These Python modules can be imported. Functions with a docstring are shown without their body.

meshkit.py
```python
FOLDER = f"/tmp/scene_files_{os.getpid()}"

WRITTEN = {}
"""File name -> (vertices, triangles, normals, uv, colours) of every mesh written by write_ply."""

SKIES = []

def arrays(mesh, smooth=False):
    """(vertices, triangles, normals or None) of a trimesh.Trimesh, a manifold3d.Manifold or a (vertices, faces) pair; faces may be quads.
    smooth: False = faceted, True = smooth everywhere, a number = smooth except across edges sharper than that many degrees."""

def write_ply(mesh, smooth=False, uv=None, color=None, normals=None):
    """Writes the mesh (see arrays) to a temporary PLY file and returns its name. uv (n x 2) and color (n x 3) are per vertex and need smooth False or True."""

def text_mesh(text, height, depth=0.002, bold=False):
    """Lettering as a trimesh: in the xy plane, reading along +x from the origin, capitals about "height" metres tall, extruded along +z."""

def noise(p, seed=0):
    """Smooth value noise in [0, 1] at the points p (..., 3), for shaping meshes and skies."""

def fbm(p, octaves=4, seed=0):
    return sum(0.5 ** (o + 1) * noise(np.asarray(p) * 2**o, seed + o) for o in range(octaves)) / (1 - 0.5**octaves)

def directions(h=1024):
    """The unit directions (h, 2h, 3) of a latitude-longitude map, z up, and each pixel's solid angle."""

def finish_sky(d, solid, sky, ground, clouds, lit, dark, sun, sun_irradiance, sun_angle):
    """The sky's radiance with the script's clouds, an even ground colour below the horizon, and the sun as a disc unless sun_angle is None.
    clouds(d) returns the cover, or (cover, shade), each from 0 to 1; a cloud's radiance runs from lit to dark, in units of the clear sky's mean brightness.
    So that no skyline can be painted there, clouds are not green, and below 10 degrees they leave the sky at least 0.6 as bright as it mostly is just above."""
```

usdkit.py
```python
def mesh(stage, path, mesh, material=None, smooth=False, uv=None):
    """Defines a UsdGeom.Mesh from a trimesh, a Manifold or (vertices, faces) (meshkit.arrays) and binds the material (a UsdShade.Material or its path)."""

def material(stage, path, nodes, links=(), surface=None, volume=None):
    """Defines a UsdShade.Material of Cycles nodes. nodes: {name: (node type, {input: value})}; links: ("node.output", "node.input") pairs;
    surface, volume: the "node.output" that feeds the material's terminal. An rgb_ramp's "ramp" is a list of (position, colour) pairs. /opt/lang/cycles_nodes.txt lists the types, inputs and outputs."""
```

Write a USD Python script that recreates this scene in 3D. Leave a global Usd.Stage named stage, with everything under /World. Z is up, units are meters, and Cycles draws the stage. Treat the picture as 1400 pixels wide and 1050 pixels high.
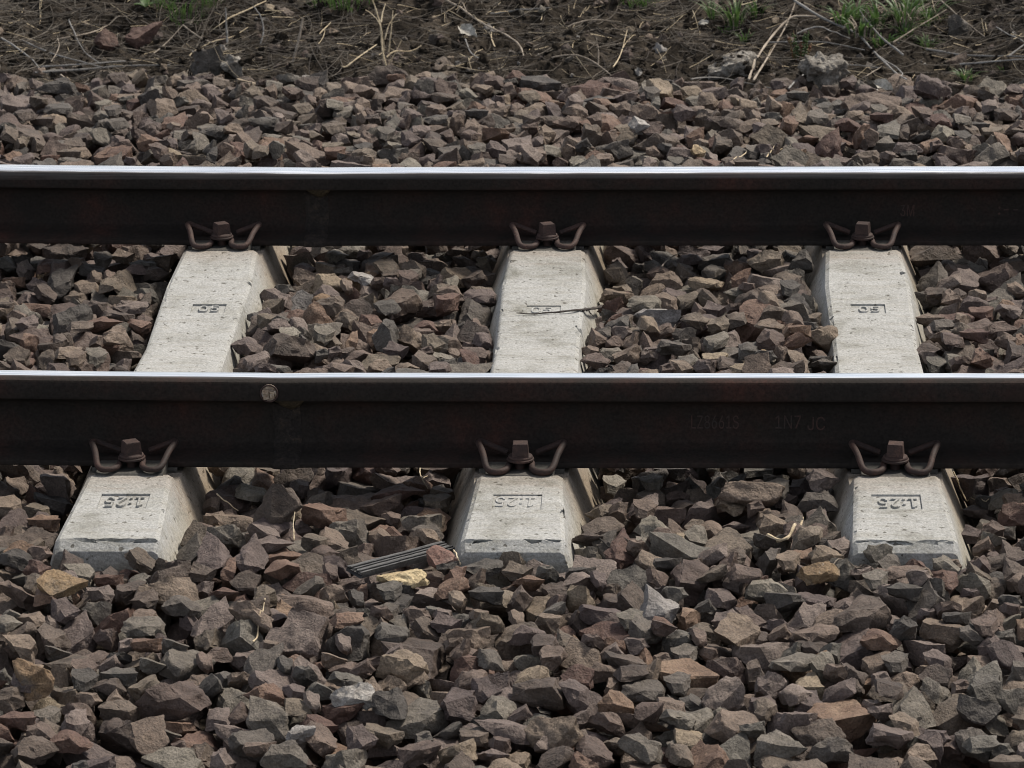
import math, random
import numpy as np, trimesh, manifold3d as m3, usdkit, meshkit
from scipy.spatial import ConvexHull, HalfspaceIntersection
from scipy.spatial.transform import Rotation as Rot
from pxr import Gf, Sdf, Usd, UsdGeom, UsdLux, UsdShade, Vt

rng = np.random.default_rng(7)
random.seed(7)
stage = Usd.Stage.CreateInMemory()
UsdGeom.SetStageUpAxis(stage, UsdGeom.Tokens.z)
UsdGeom.SetStageMetersPerUnit(stage, 1.0)
UsdGeom.Xform.Define(stage, '/World')

# ------------------------------------------------------------------ camera
EYE = np.array([0.29215, -7.21452, 2.16934])
CR = np.array([0.99915649, 0.03951513, -0.01117381])
CU = np.array([-7.50578e-04, 0.28963135, 0.95713798])
CD = np.array([-0.04105772, 0.95632224, -0.2894167])
FPX = 5877.0                     # focal length in pixels of a 1400 pixel wide picture
cam = UsdGeom.Camera.Define(stage, '/World/camera')
mtx = np.eye(4); mtx[0, :3] = CR; mtx[1, :3] = CU; mtx[2, :3] = -CD; mtx[3, :3] = EYE
cam.AddTransformOp().Set(Gf.Matrix4d(*mtx.ravel().tolist()))
cam.CreateHorizontalApertureAttr(36.0); cam.CreateVerticalApertureAttr(27.0)
cam.CreateFocalLengthAttr(36.0 * FPX / 1400)
cam.CreateClippingRangeAttr(Gf.Vec2f(0.1, 1000))
cam.CreateFStopAttr(20.0); cam.CreateFocusDistanceAttr(7.6)
EXPOSURE = 1.92
cam.CreateExposureAttr(EXPOSURE)

# ------------------------------------------------------------------ sky and sun: bright thin cloud, the sun behind it to the right and beyond the track
SUN = np.array([0.46, 0.36, 0.81]); SUN /= np.linalg.norm(SUN)
SKY_STRENGTH, SUN_INTENSITY, SUN_ANGLE = 0.05, 0.40, 10.0
dome = UsdLux.DomeLight.Define(stage, '/World/sky')
skymat = usdkit.material(stage, '/World/Looks/sky', {
    'sky': ('sky_texture', {'sky_type': 'single_scattering', 'sun_disc': False, 'sun_elevation': float(math.asin(SUN[2])), 'sun_rotation': float(math.atan2(SUN[0], SUN[1])), 'aerosol_density': 3.0}),
    'tc': ('texture_coordinate', {}),
    'n': ('noise_texture', {'scale': 2.2, 'detail': 5.0, 'roughness': 0.55}),
    'r': ('rgb_ramp', {'ramp': [(0.30, (0.20, 0.20, 0.20)), (0.65, (0.80, 0.80, 0.80))]}),
    'c': ('color', {'value': (3.5, 3.5, 3.5)}),
    'm': ('mix', {'mix_type': 'mix'}),
    'bg': ('background_shader', {'strength': SKY_STRENGTH}),
}, [('tc.generated', 'n.vector'), ('n.fac', 'r.fac'), ('r.color', 'm.fac'), ('sky.color', 'm.color1'), ('c.color', 'm.color2'), ('m.color', 'bg.color')], surface='bg.background')
UsdShade.MaterialBindingAPI.Apply(dome.GetPrim()).Bind(skymat)
sun = UsdLux.DistantLight.Define(stage, '/World/sun')
sun.CreateIntensityAttr(SUN_INTENSITY); sun.CreateAngleAttr(SUN_ANGLE); sun.CreateNormalizeAttr(True)
sun.CreateColorAttr(Gf.Vec3f(1.0, 0.93, 0.83))
zx = SUN; xx = np.cross([0, 0, 1.0], zx); xx /= np.linalg.norm(xx); yx = np.cross(zx, xx)
sm = np.eye(4); sm[0, :3] = xx; sm[1, :3] = yx; sm[2, :3] = zx
sun.AddTransformOp().Set(Gf.Matrix4d(*sm.ravel().tolist()))
for p, l in ((dome, 'bright thinly clouded sky above the track'),):
    p.GetPrim().SetCustomDataByKey('kind', 'structure'); p.GetPrim().SetCustomDataByKey('label', l); p.GetPrim().SetCustomDataByKey('category', 'sky')

# ------------------------------------------------------------------ helpers
used = {}


def numbered(parent, name):
    k = used.get((parent, name), 0); used[(parent, name)] = k + 1
    return name if k == 0 else f'{name}_{k:03d}'


def tag(prim, label=None, category=None, group=None, kind=None):
    p = prim.GetPrim() if hasattr(prim, 'GetPrim') else prim
    for k, v in (('label', label), ('category', category), ('group', group), ('kind', kind)):
        if v:
            p.SetCustomDataByKey(k, v)
    return p


def thing(name, label, category, loc=(0, 0, 0), rotz=0, group=None, kind=None):
    x = UsdGeom.Xform.Define(stage, '/World/' + numbered('/World', name))
    x.AddTranslateOp().Set(Gf.Vec3d(*map(float, loc)))
    if rotz:
        x.AddRotateZOp().Set(float(rotz))
    return tag(x, label, category, group, kind)


def obj(name, mesh, mat, parent=None, smooth=False, uv=None):
    par = '/World' if parent is None else str(parent.GetPath())
    return usdkit.mesh(stage, par + '/' + numbered(par, name), mesh, mat, smooth=smooth).GetPrim()


def unproject(px, py, z=None, y=None):
    """The point of the plane at height z (or at depth y) seen at a pixel of the 1400 x 1050 photograph."""
    v = CD * FPX + CR * (px - 700) - CU * (py - 525)
    t = (z - EYE[2]) / v[2] if z is not None else (y - EYE[1]) / v[1]
    return EYE + v * t


def project(P):
    v = np.asarray(P, float) - EYE
    d = v @ CD
    return 700 + FPX * (v @ CR) / d, 525 - FPX * (v @ CU) / d, d


def on_surface(px, py, height, lift=0.0):
    """First point of the pixel's ray at or under the surface height(x, y)."""
    z = -0.2
    for _ in range(12):
        P = unproject(px, py, z=z + lift)
        z = 0.5 * z + 0.5 * float(height(P[0], P[1]))
    return unproject(px, py, z=z + lift)


def tube(points, radius, sides=6, closed_ends=True):
    p = np.asarray(points, float)
    n = len(p)
    r = np.broadcast_to(np.asarray(radius, float), (n,))
    t = np.gradient(p, axis=0); t /= np.linalg.norm(t, axis=1, keepdims=True) + 1e-12
    a = np.zeros_like(p)
    ref = np.array([0.0, 0, 1.0]) if abs(t[0, 2]) < 0.9 else np.array([1.0, 0, 0])
    a[0] = np.cross(t[0], ref)
    a[0] /= np.linalg.norm(a[0])
    for i in range(1, n):
        v = a[i - 1] - t[i] * (a[i - 1] @ t[i]); a[i] = v / (np.linalg.norm(v) + 1e-12)
    b = np.cross(t, a)
    ang = np.arange(sides) * 2 * np.pi / sides
    v = (p[:, None] + r[:, None, None] * (np.cos(ang)[None, :, None] * a[:, None] + np.sin(ang)[None, :, None] * b[:, None])).reshape(-1, 3)
    f = []
    for i in range(n - 1):
        for j in range(sides):
            q, w = i * sides + j, i * sides + (j + 1) % sides
            f += [(q, w, w + sides), (q, w + sides, q + sides)]
    if closed_ends:
        v = np.vstack([v, p[0] - t[0] * r[0] * 0.5, p[-1] + t[-1] * r[-1] * 0.5])
        k = n * sides
        for j in range(sides):
            f += [(k, (j + 1) % sides, j), (k + 1, (n - 1) * sides + j, (n - 1) * sides + (j + 1) % sides)]
    return v, np.array(f)


def spline(pts, n=24):
    from scipy.interpolate import CubicSpline
    p = np.asarray(pts, float)
    s = np.concatenate([[0], np.cumsum(np.linalg.norm(np.diff(p, axis=0), axis=1) ** 0.5)])
    return CubicSpline(s, p, bc_type='natural')(np.linspace(0, s[-1], n))


def join(parts):
    vs, fs, k = [], [], 0
    for v, f in parts:
        vs.append(v); fs.append(np.asarray(f) + k); k += len(v)
    return np.vstack(vs), np.vstack(fs)


def to_man(v, f):
    return m3.Manifold(m3.Mesh(np.asarray(v, np.float32), np.asarray(f, np.uint32)))


def tm(mesh):
    return to_man(mesh.vertices, mesh.faces)


# ------------------------------------------------------------------ materials
def mat_noise(name, stops, scale, detail=6, rough=0.85, bump=0.3, bump_scale=120, bump_dist=0.004, extra=None, spec=0.3, coord='object', variation=0.25, edge=0.0, hue=0.0):
    """A weathered mineral: large mottling from a ramp, fine grain in the colour, fine relief, a random tone for each object."""
    n = {
        'tc': ('texture_coordinate', {}), 'oi': ('object_info', {}),
        'off': ('vector_math', {'math_type': 'multiply_add', 'vector2': (37.0, 91.0, 53.0)}),
        'n1': ('noise_texture', {'scale': scale, 'detail': float(detail), 'roughness': 0.62, 'distortion': 0.4}),
        'ramp': ('rgb_ramp', {'ramp': stops}),
        'n2': ('noise_texture', {'scale': bump_scale, 'detail': 4.0, 'roughness': 0.7}),
        'grain': ('map_range', {'from_min': 0.28, 'from_max': 0.72, 'to_min': 0.48, 'to_max': 1.52}),
        'tone': ('map_range', {'from_min': 0.0, 'from_max': 1.0, 'to_min': 1 - variation, 'to_max': 1 + variation}),
        'mul': ('math', {'math_type': 'multiply'}),
        'hsv': ('hsv', {'saturation': 1.0, 'fac': 1.0}),
        'huer': ('map_range', {'from_min': 0.0, 'from_max': 1.0, 'to_min': 0.5 - hue, 'to_max': 0.5 + hue}),
        'n3': ('noise_texture', {'scale': bump_scale * 0.22, 'detail': 3.0, 'roughness': 0.6}),
        'hadd': ('math', {'math_type': 'multiply_add', 'value2': 2.2}),
        'b': ('bump', {'strength': bump, 'distance': bump_dist}),
        'p': ('principled_bsdf', {'roughness': rough, 'specular_ior_level': spec}),
    }
    l = [('tc.' + coord, 'off.vector3'), ('oi.random', 'off.vector1'), ('off.vector', 'n1.vector'), ('off.vector', 'n2.vector'), ('off.vector', 'n3.vector'),
         ('n1.fac', 'ramp.fac'), ('n2.fac', 'grain.value'), ('oi.random', 'tone.value'), ('oi.random', 'huer.value'), ('grain.result', 'mul.value1'), ('tone.result', 'mul.value2'),
         ('ramp.color', 'hsv.color'), ('mul.value', 'hsv.value'), ('huer.result', 'hsv.hue'), ('n3.fac', 'hadd.value1'), ('n2.fac', 'hadd.value3'), ('hadd.value', 'b.height'), ('b.normal', 'p.normal')]
    if edge:                                            # paler colour on the convex edges
        n['geo'] = ('geometry', {})
        n['edge'] = ('map_range', {'from_min': 0.53, 'from_max': 0.62, 'to_min': 1.0, 'to_max': 1.0 + edge, 'clamp': True})
        n['mul2'] = ('math', {'math_type': 'multiply'})
        l = [x for x in l if x != ('mul.value', 'hsv.value')] + [('geo.pointiness', 'edge.value'), ('mul.value', 'mul2.value1'), ('edge.result', 'mul2.value2'), ('mul2.value', 'hsv.value')]
    l.append(('hsv.color', 'p.base_color'))
    return usdkit.material(stage, '/World/Looks/' + name, n, l, surface='p.BSDF')


def stone_mat(name, a, b, c, **k):
    return mat_noise(name, [(0.34, a), (0.5, b), (0.65, c)], 19.0, bump=0.8, bump_scale=260, bump_dist=0.004, rough=0.70, spec=0.32, variation=0.36, edge=0.5, hue=0.014, **k)


STONES = {
    'stone_brown': (stone_mat('stone_brown', (0.065, 0.045, 0.034), (0.092, 0.066, 0.051), (0.121, 0.087, 0.067)), .27),
    'stone_umber': (stone_mat('stone_umber', (0.046, 0.035, 0.027), (0.071, 0.053, 0.040), (0.097, 0.074, 0.057)), .25),
    'stone_mauve': (stone_mat('stone_mauve', (0.066, 0.049, 0.043), (0.087, 0.065, 0.056), (0.112, 0.085, 0.074)), .14),
    'stone_grey': (stone_mat('stone_grey', (0.062, 0.052, 0.043), (0.087, 0.074, 0.059), (0.118, 0.101, 0.083)), .14),
    'stone_slate': (stone_mat('stone_slate', (0.039, 0.033, 0.028), (0.056, 0.049, 0.041), (0.084, 0.073, 0.062)), .09),
    'stone_rust': (stone_mat('stone_rust', (0.067, 0.038, 0.027), (0.096, 0.057, 0.040), (0.122, 0.078, 0.055)), .11),
    'stone_tan': (stone_mat('stone_tan', (0.086, 0.063, 0.044), (0.122, 0.091, 0.065), (0.163, 0.124, 0.087)), .06),
    'stone_ochre': (stone_mat('stone_ochre', (0.111, 0.071, 0.039), (0.164, 0.109, 0.058), (0.101, 0.079, 0.058)), .010),
    'stone_pale': (stone_mat('stone_pale', (0.132, 0.116, 0.101), (0.193, 0.178, 0.164), (0.263, 0.244, 0.225)), .008),
}
SM = [v[0] for v in STONES.values()]; SW = np.array([v[1] for v in STONES.values()]); SW = SW / SW.sum()
M_YELLOW = stone_mat('stone_yellow', (.21, .15, .078), (.33, .255, .145), (.40, .32, .19))
M_RED = stone_mat('stone_red', (.13, .078, .055), (.20, .118, .085), (.23, .16, .125))
M_SOIL = mat_noise('soil', [(0.25, (.009, .0072, .0055)), (0.48, (.021, .0168, .0125)), (0.62, (.042, .034, .026)), (0.85, (.08, .066, .05))], 14.0, detail=9, bump=0.9, bump_scale=95, bump_dist=0.008, rough=0.95, spec=0.1, variation=0.05)
M_BED = mat_noise('fine_ballast', [(0.3, (.018, .014, .012)), (0.7, (.05, .04, .033))], 40, bump=0.8, bump_scale=150, rough=0.95, spec=0.1, variation=0.05)
M_LICHEN = mat_noise('rough_rock', [(0.3, (.07, .062, .052)), (0.5, (.15, .135, .115)), (0.66, (.24, .225, .20))], 38, detail=8, bump=1.0, bump_scale=150, bump_dist=0.006, variation=0.12)
M_TWIG = mat_noise('dead_twig', [(0.3, (.13, .105, .08)), (0.7, (.30, .255, .205))], 22, bump=0.3, bump_scale=300, bump_dist=0.001, variation=0.3)
M_GREYTWIG = mat_noise('grey_twig', [(0.3, (.10, .095, .09)), (0.7, (.24, .23, .215))], 22, bump=0.3, bump_scale=300, bump_dist=0.001, variation=0.25)
M_STRAW = mat_noise('pale_straw', [(0.3, (.30, .23, .14)), (0.7, (.52, .44, .31))], 18, bump=0.2, bump_scale=300, bump_dist=0.001, variation=0.2)
M_DARKTWIG = mat_noise('dark_twig', [(0.3, (.020, .017, .015)), (0.7, (.055, .045, .038))], 30, bump=0.4, bump_scale=300, bump_dist=0.001, variation=0.2)
M_LITTER = mat_noise('rotten_twigs', [(0.3, (.06, .05, .040)), (0.7, (.19, .165, .135))], 22, bump=0.3, bump_scale=300, bump_dist=0.001, variation=0.25)
M_BARK = mat_noise('tarred_wood', [(0.3, (.010, .010, .0105)), (0.7, (.038, .038, .039))], 45, bump=0.5, bump_scale=260, bump_dist=0.002, rough=0.6, spec=0.5)
M_PALELEAF = mat_noise('dry_leaf', [(0.3, (.16, .15, .13)), (0.7, (.34, .32, .28))], 40, bump=0.5, bump_scale=200, bump_dist=0.002)


def leaf_mat(name, a, b):
    return usdkit.material(stage, '/World/Looks/' + name, {
        'tc': ('texture_coordinate', {}), 'n': ('noise_texture', {'scale': 35.0, 'detail': 3.0}), 'r': ('rgb_ramp', {'ramp': [(0.3, a), (0.7, b)]}),
        'd': ('principled_bsdf', {'roughness': 0.5, 'specular_ior_level': 0.4}), 't': ('translucent_bsdf', {}), 'x': ('mix_closure', {'fac': 0.35})},
        [('tc.object', 'n.vector'), ('n.fac', 'r.fac'), ('r.color', 'd.base_color'), ('r.color', 't.color'), ('d.BSDF', 'x.closure1'), ('t.BSDF', 'x.closure2')], surface='x.closure')


M_GRASS = leaf_mat('fresh_grass', (.036, .075, .018), (.085, .14, .042))
M_GRASSDARK = leaf_mat('dark_grass', (.042, .085, .022), (.08, .135, .04))
M_SORREL = leaf_mat('sorrel', (.17, .055, .035), (.16, .15, .06))

# rusty rail steel, with the band that the wheels polish. Coordinates are the rail's own: y across the head.
def rail_mat(name, y0, y1):
    return usdkit.material(stage, '/World/Looks/' + name, {
        'tc': ('texture_coordinate', {}), 'sep': ('separate_xyz', {}),
        'n1': ('noise_texture', {'scale': 4.0, 'detail': 8.0, 'roughness': 0.7}),
        'r1': ('rgb_ramp', {'ramp': [(0.30, (.0105, .0092, .0082)), (0.48, (.0155, .0128, .0110)), (0.60, (.023, .0140, .0115)), (0.70, (.042, .0185, .0140)), (0.80, (.036, .027, .0195))]}),
        'n2': ('noise_texture', {'scale': 170.0, 'detail': 6.0, 'roughness': 0.75}), 'b': ('bump', {'strength': 0.5, 'distance': 0.003}),
        'gr': ('map_range', {'from_min': 0.3, 'from_max': 0.7, 'to_min': 0.55, 'to_max': 1.5}), 'gh': ('hsv', {'saturation': 1.0, 'fac': 1.0}),
        'rust': ('principled_bsdf', {'roughness': 0.85, 'specular_ior_level': 0.10}),
        'map': ('mapping', {'scale': (1.6, 60.0, 60.0)}), 'n3': ('noise_texture', {'scale': 3.0, 'detail': 5.0, 'roughness': 0.6}),
        'wob': ('math', {'math_type': 'multiply_add', 'value2': 0.013, 'value3': -0.0065}), 'yy': ('math', {'math_type': 'add'}),
        'lo': ('map_range', {'from_min': y0 - 0.0012, 'from_max': y0 + 0.0012, 'clamp': True}), 'hi': ('map_range', {'from_min': y1 - 0.001, 'from_max': y1 + 0.001, 'to_min': 1.0, 'to_max': 0.0, 'clamp': True}),
        'zz': ('map_range', {'from_min': -0.014, 'from_max': -0.011, 'clamp': True}), 'm1': ('math', {'math_type': 'multiply'}), 'm2': ('math', {'math_type': 'multiply'}),
        'rr': ('map_range', {'from_min': 0.3, 'from_max': 0.7, 'to_min': 0.20, 'to_max': 0.42}),
        'sc': ('rgb_ramp', {'ramp': [(0.3, (.80, .80, .81)), (0.6, (.93, .93, .92))]}),
        'steel': ('principled_bsdf', {'metallic': 1.0, 'roughness': 0.3}),
        # a duller, burnished strip either side of the bright one
        'lo2': ('map_range', {'from_min': y0 - 0.010, 'from_max': y0 - 0.002, 'clamp': True}), 'm3': ('math', {'math_type': 'multiply'}), 'm4': ('math', {'math_type': 'multiply'}), 'm5': ('math', {'math_type': 'multiply', 'value2': 0.45}),
        'dull': ('principled_bsdf', {'metallic': 0.7, 'roughness': 0.5, 'base_color': (.16, .15, .145)}),
        'xa': ('mix_closure', {}), 'x': ('mix_closure', {})},
        [('tc.object', 'sep.vector'), ('tc.object', 'n1.vector'), ('tc.object', 'n2.vector'), ('tc.object', 'map.vector'), ('map.vector', 'n3.vector'), ('n1.fac', 'r1.fac'), ('n2.fac', 'gr.value'), ('gr.result', 'gh.value'), ('r1.color', 'gh.color'), ('gh.color', 'rust.base_color'),
         ('n2.fac', 'b.height'), ('b.normal', 'rust.normal'), ('n3.fac', 'wob.value1'), ('sep.y', 'yy.value1'), ('wob.value', 'yy.value2'), ('yy.value', 'lo.value'), ('sep.y', 'hi.value'), ('sep.z', 'zz.value'),
         ('lo.result', 'm1.value1'), ('hi.result', 'm1.value2'), ('m1.value', 'm2.value1'), ('zz.result', 'm2.value2'), ('n3.fac', 'rr.value'), ('rr.result', 'steel.roughness'), ('n3.fac', 'sc.fac'), ('sc.color', 'steel.base_color'),
         ('yy.value', 'lo2.value'), ('lo2.result', 'm3.value1'), ('hi.result', 'm3.value2'), ('m3.value', 'm4.value1'), ('zz.result', 'm4.value2'), ('m4.value', 'm5.value1'),
         ('rust.BSDF', 'xa.closure1'), ('dull.BSDF', 'xa.closure2'), ('m5.value', 'xa.fac'), ('xa.closure', 'x.closure1'), ('steel.BSDF', 'x.closure2'), ('m2.value', 'x.fac')], surface='x.closure')


M_RAIL = [rail_mat('rail_steel_near', -0.006, 0.0345), rail_mat('rail_steel_far', -0.026, 0.0345)]
M_RUST = mat_noise('rust', [(0.3, (.017, .010, .0085)), (0.55, (.032, .0175, .014)), (0.8, (.06, .032, .023))], 45, bump=0.5, bump_scale=350, bump_dist=0.0015, rough=0.75, variation=0.2)
M_RUSTDARK = mat_noise('old_rust', [(0.3, (.012, .0072, .006)), (0.5, (.022, .0115, .009)), (0.72, (.042, .0195, .014))], 30, bump=0.4, bump_scale=300, bump_dist=0.0015, rough=0.75, variation=0.1)
M_MARK = mat_noise('rolled_mark', [(0.35, (.016, .012, .0105)), (0.65, (.040, .0175, .0135))], 30, bump=0.3, bump_scale=300, bump_dist=0.001, rough=0.75, variation=0.05)
M_WELD = mat_noise('weld', [(0.3, (.012, .0105, .0095)), (0.55, (.020, .0165, .0145)), (0.8, (.050, .036, .026))], 60, bump=0.8, bump_scale=200, bump_dist=0.003, rough=0.85, spec=0.12, variation=0.05)
M_FLASH = mat_noise('weld_flash_metal', [(0.3, (.024, .019, .013)), (0.7, (.06, .045, .027))], 60, bump=0.8, bump_scale=200, bump_dist=0.003, rough=0.85, spec=0.12, variation=0.05)
M_PLATE = mat_noise('guide_plate', [(0.3, (.026, .025, .022)), (0.7, (.06, .055, .048))], 30, bump=0.3, bump_scale=250, bump_dist=0.001, rough=0.7, variation=0.1)
M_STUD = mat_noise('bare_metal', [(0.35, (.10, .06, .035)), (0.55, (.26, .20, .14)), (0.75, (.48, .45, .42))], 70, bump=0.8, bump_scale=220, bump_dist=0.003, rough=0.45, spec=0.8, variation=0.05)

# concrete of the sleepers: pale cement skin, grey and tan stains, pits
M_CONC = usdkit.material(stage, '/World/Looks/concrete', {
    'tc': ('texture_coordinate', {}), 'oi': ('object_info', {}), 'off': ('vector_math', {'math_type': 'multiply_add', 'vector2': (11.0, 17.0, 5.0)}),
    'n1': ('noise_texture', {'scale': 7.0, 'detail': 8.0, 'roughness': 0.65, 'distortion': 0.5}),
    'r1': ('rgb_ramp', {'ramp': [(0.28, (.33, .325, .285)), (0.38, (.50, .495, .455)), (0.46, (.63, .63, .60)), (0.6, (.69, .69, .665)), (0.75, (.59, .565, .50))]}),
    'n2': ('noise_texture', {'scale': 230.0, 'detail': 4.0, 'roughness': 0.75}), 'g': ('map_range', {'from_min': 0.3, 'from_max': 0.7, 'to_min': 0.60, 'to_max': 1.26}),
    'ms': ('mapping', {'scale': (3.0, 14.0, 14.0)}), 'n5': ('noise_texture', {'scale': 4.0, 'detail': 6.0, 'roughness': 0.7}), 'r5': ('rgb_ramp', {'ramp': [(0.36, (.66, .62, .53)), (0.52, (1, 1, 1))]}),
    'mx5': ('mix', {'mix_type': 'multiply', 'fac': 0.4}),
    'n4': ('noise_texture', {'scale': 75.0, 'detail': 2.0, 'roughness': 0.5}), 'r4': ('rgb_ramp', {'ramp': [(0.30, (.25, .23, .20)), (0.345, (1, 1, 1))]}),
    'mx4': ('mix', {'mix_type': 'multiply', 'fac': 0.85}),
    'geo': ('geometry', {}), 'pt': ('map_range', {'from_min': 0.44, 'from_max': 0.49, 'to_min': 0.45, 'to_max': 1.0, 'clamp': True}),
    'mu': ('math', {'math_type': 'multiply'}), 'hsv': ('hsv', {'saturation': 1.0, 'fac': 1.0}), 'sz': ('separate_xyz', {}), 'fl': ('map_range', {'from_min': -0.165, 'from_max': -0.215, 'to_min': 0.0, 'to_max': 0.5, 'clamp': True}), 'dust': ('mix', {'mix_type': 'multiply', 'color2': (1.0, .885, .68)}),  # flanks turn tan towards the bottom
    'ya': ('math', {'math_type': 'subtract', 'value2': 0.751}), 'yb': ('math', {'math_type': 'absolute'}), 'yc': ('math', {'math_type': 'subtract', 'value2': 0.751}), 'yd': ('math', {'math_type': 'absolute'}),
    'yn': ('math', {'math_type': 'multiply_add', 'value2': -0.30, 'value3': 0.15}), 'ye': ('math', {'math_type': 'add'}), 'ym': ('map_range', {'from_min': 0.10, 'from_max': 0.24, 'to_min': 0.8, 'to_max': 0.0, 'clamp': True}), 'rustdust': ('mix', {'mix_type': 'multiply', 'color2': (.62, .50, .40)}),
    'h1': ('math', {'math_type': 'multiply_add', 'value2': 0.6}), 'b': ('bump', {'strength': 0.8, 'distance': 0.003}), 'p': ('principled_bsdf', {'roughness': 0.92, 'specular_ior_level': 0.2})},
    [('tc.object', 'off.vector3'), ('oi.random', 'off.vector1'), ('off.vector', 'n1.vector'), ('off.vector', 'n2.vector'), ('off.vector', 'n4.vector'), ('off.vector', 'ms.vector'), ('ms.vector', 'n5.vector'), ('n5.fac', 'r5.fac'),
     ('n1.fac', 'r1.fac'), ('r1.color', 'mx5.color1'), ('r5.color', 'mx5.color2'), ('n4.fac', 'r4.fac'), ('mx5.color', 'mx4.color1'), ('r4.color', 'mx4.color2'), ('n2.fac', 'g.value'),
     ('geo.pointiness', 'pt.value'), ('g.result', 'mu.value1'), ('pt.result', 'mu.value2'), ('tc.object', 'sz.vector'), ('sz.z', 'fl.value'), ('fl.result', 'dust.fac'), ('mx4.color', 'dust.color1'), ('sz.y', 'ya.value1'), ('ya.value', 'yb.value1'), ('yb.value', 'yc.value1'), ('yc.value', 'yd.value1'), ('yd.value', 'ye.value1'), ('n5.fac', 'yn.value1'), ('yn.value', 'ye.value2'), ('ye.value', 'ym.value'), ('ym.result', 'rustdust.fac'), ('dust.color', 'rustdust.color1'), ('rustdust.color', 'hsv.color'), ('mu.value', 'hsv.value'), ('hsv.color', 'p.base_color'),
     ('n2.fac', 'h1.value1'), ('n4.fac', 'h1.value3'), ('h1.value', 'b.height'), ('b.normal', 'p.normal')], surface='p.BSDF')

# ------------------------------------------------------------------ dimensions (near rail's centre line y = 0, top of rail z = 0)
GAUGE = 1.502; RH = 0.149
SLEEPERS = [-0.6787, 0.0, 0.6513]
SY = np.array([-0.4640, -0.445, -0.300, -0.146, 0.146, 0.36, 0.751])        # stations along a sleeper, up to its middle
SZ = np.array([-0.1660, -0.150, -0.145, -0.139, -0.139, -0.150, -0.166])    # top
SW_T = np.array([0.0845, 0.0860, 0.0790, 0.0720, 0.0750, 0.0835, 0.0795])   # half width of the top
SW_B = np.array([0.1240, 0.1260, 0.1390, 0.1460, 0.1480, 0.1370, 0.1120])   # half width low down at z = -0.30


def fold(y):
    return np.where(y > GAUGE / 2, GAUGE - y, y)


def sleeper_surface(x, y):
    """Height of the sleepers at x, y (-9 where there is none) and whether it is a sleeper's top."""
    yy = fold(y)
    zt, wt, wb = np.interp(yy, SY, SZ), np.interp(yy, SY, SW_T), np.interp(yy, SY, SW_B)
    d = np.min(np.abs(np.asarray(x)[..., None] - np.array(SLEEPERS)), -1)
    side = zt - (d - wt) / np.maximum(wb - wt, 1e-6) * (zt + 0.30)
    z = np.where(d <= wt, zt, side)
    return np.where((z > -0.30) & (yy > SY[0]), z, -9.0), d


TGT_Y = [-3.0, -2.0, -1.5, -1.0, -0.62, -0.48, -0.32, -0.10, 0.05, 0.20, 0.50, 0.90, 1.20, 1.42, 1.7, 2.4, 2.9, 3.25, 3.7]
TGT_Z = [-0.55, -0.33, -0.245, -0.207, -0.192, -0.200, -0.221, -0.238, -0.238, -0.212, -0.186, -0.206, -0.234, -0.242, -0.22, -0.205, -0.225, -0.255, -0.31]


def edge_y(x):
    return 3.52 + 0.10 * (meshkit.fbm(np.stack([np.asarray(x, float) * 2.2, np.zeros_like(np.asarray(x, float)), np.zeros_like(np.asarray(x, float))], -1), 3, 5) - 0.5) + 0.02 * np.asarray(x)


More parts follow.
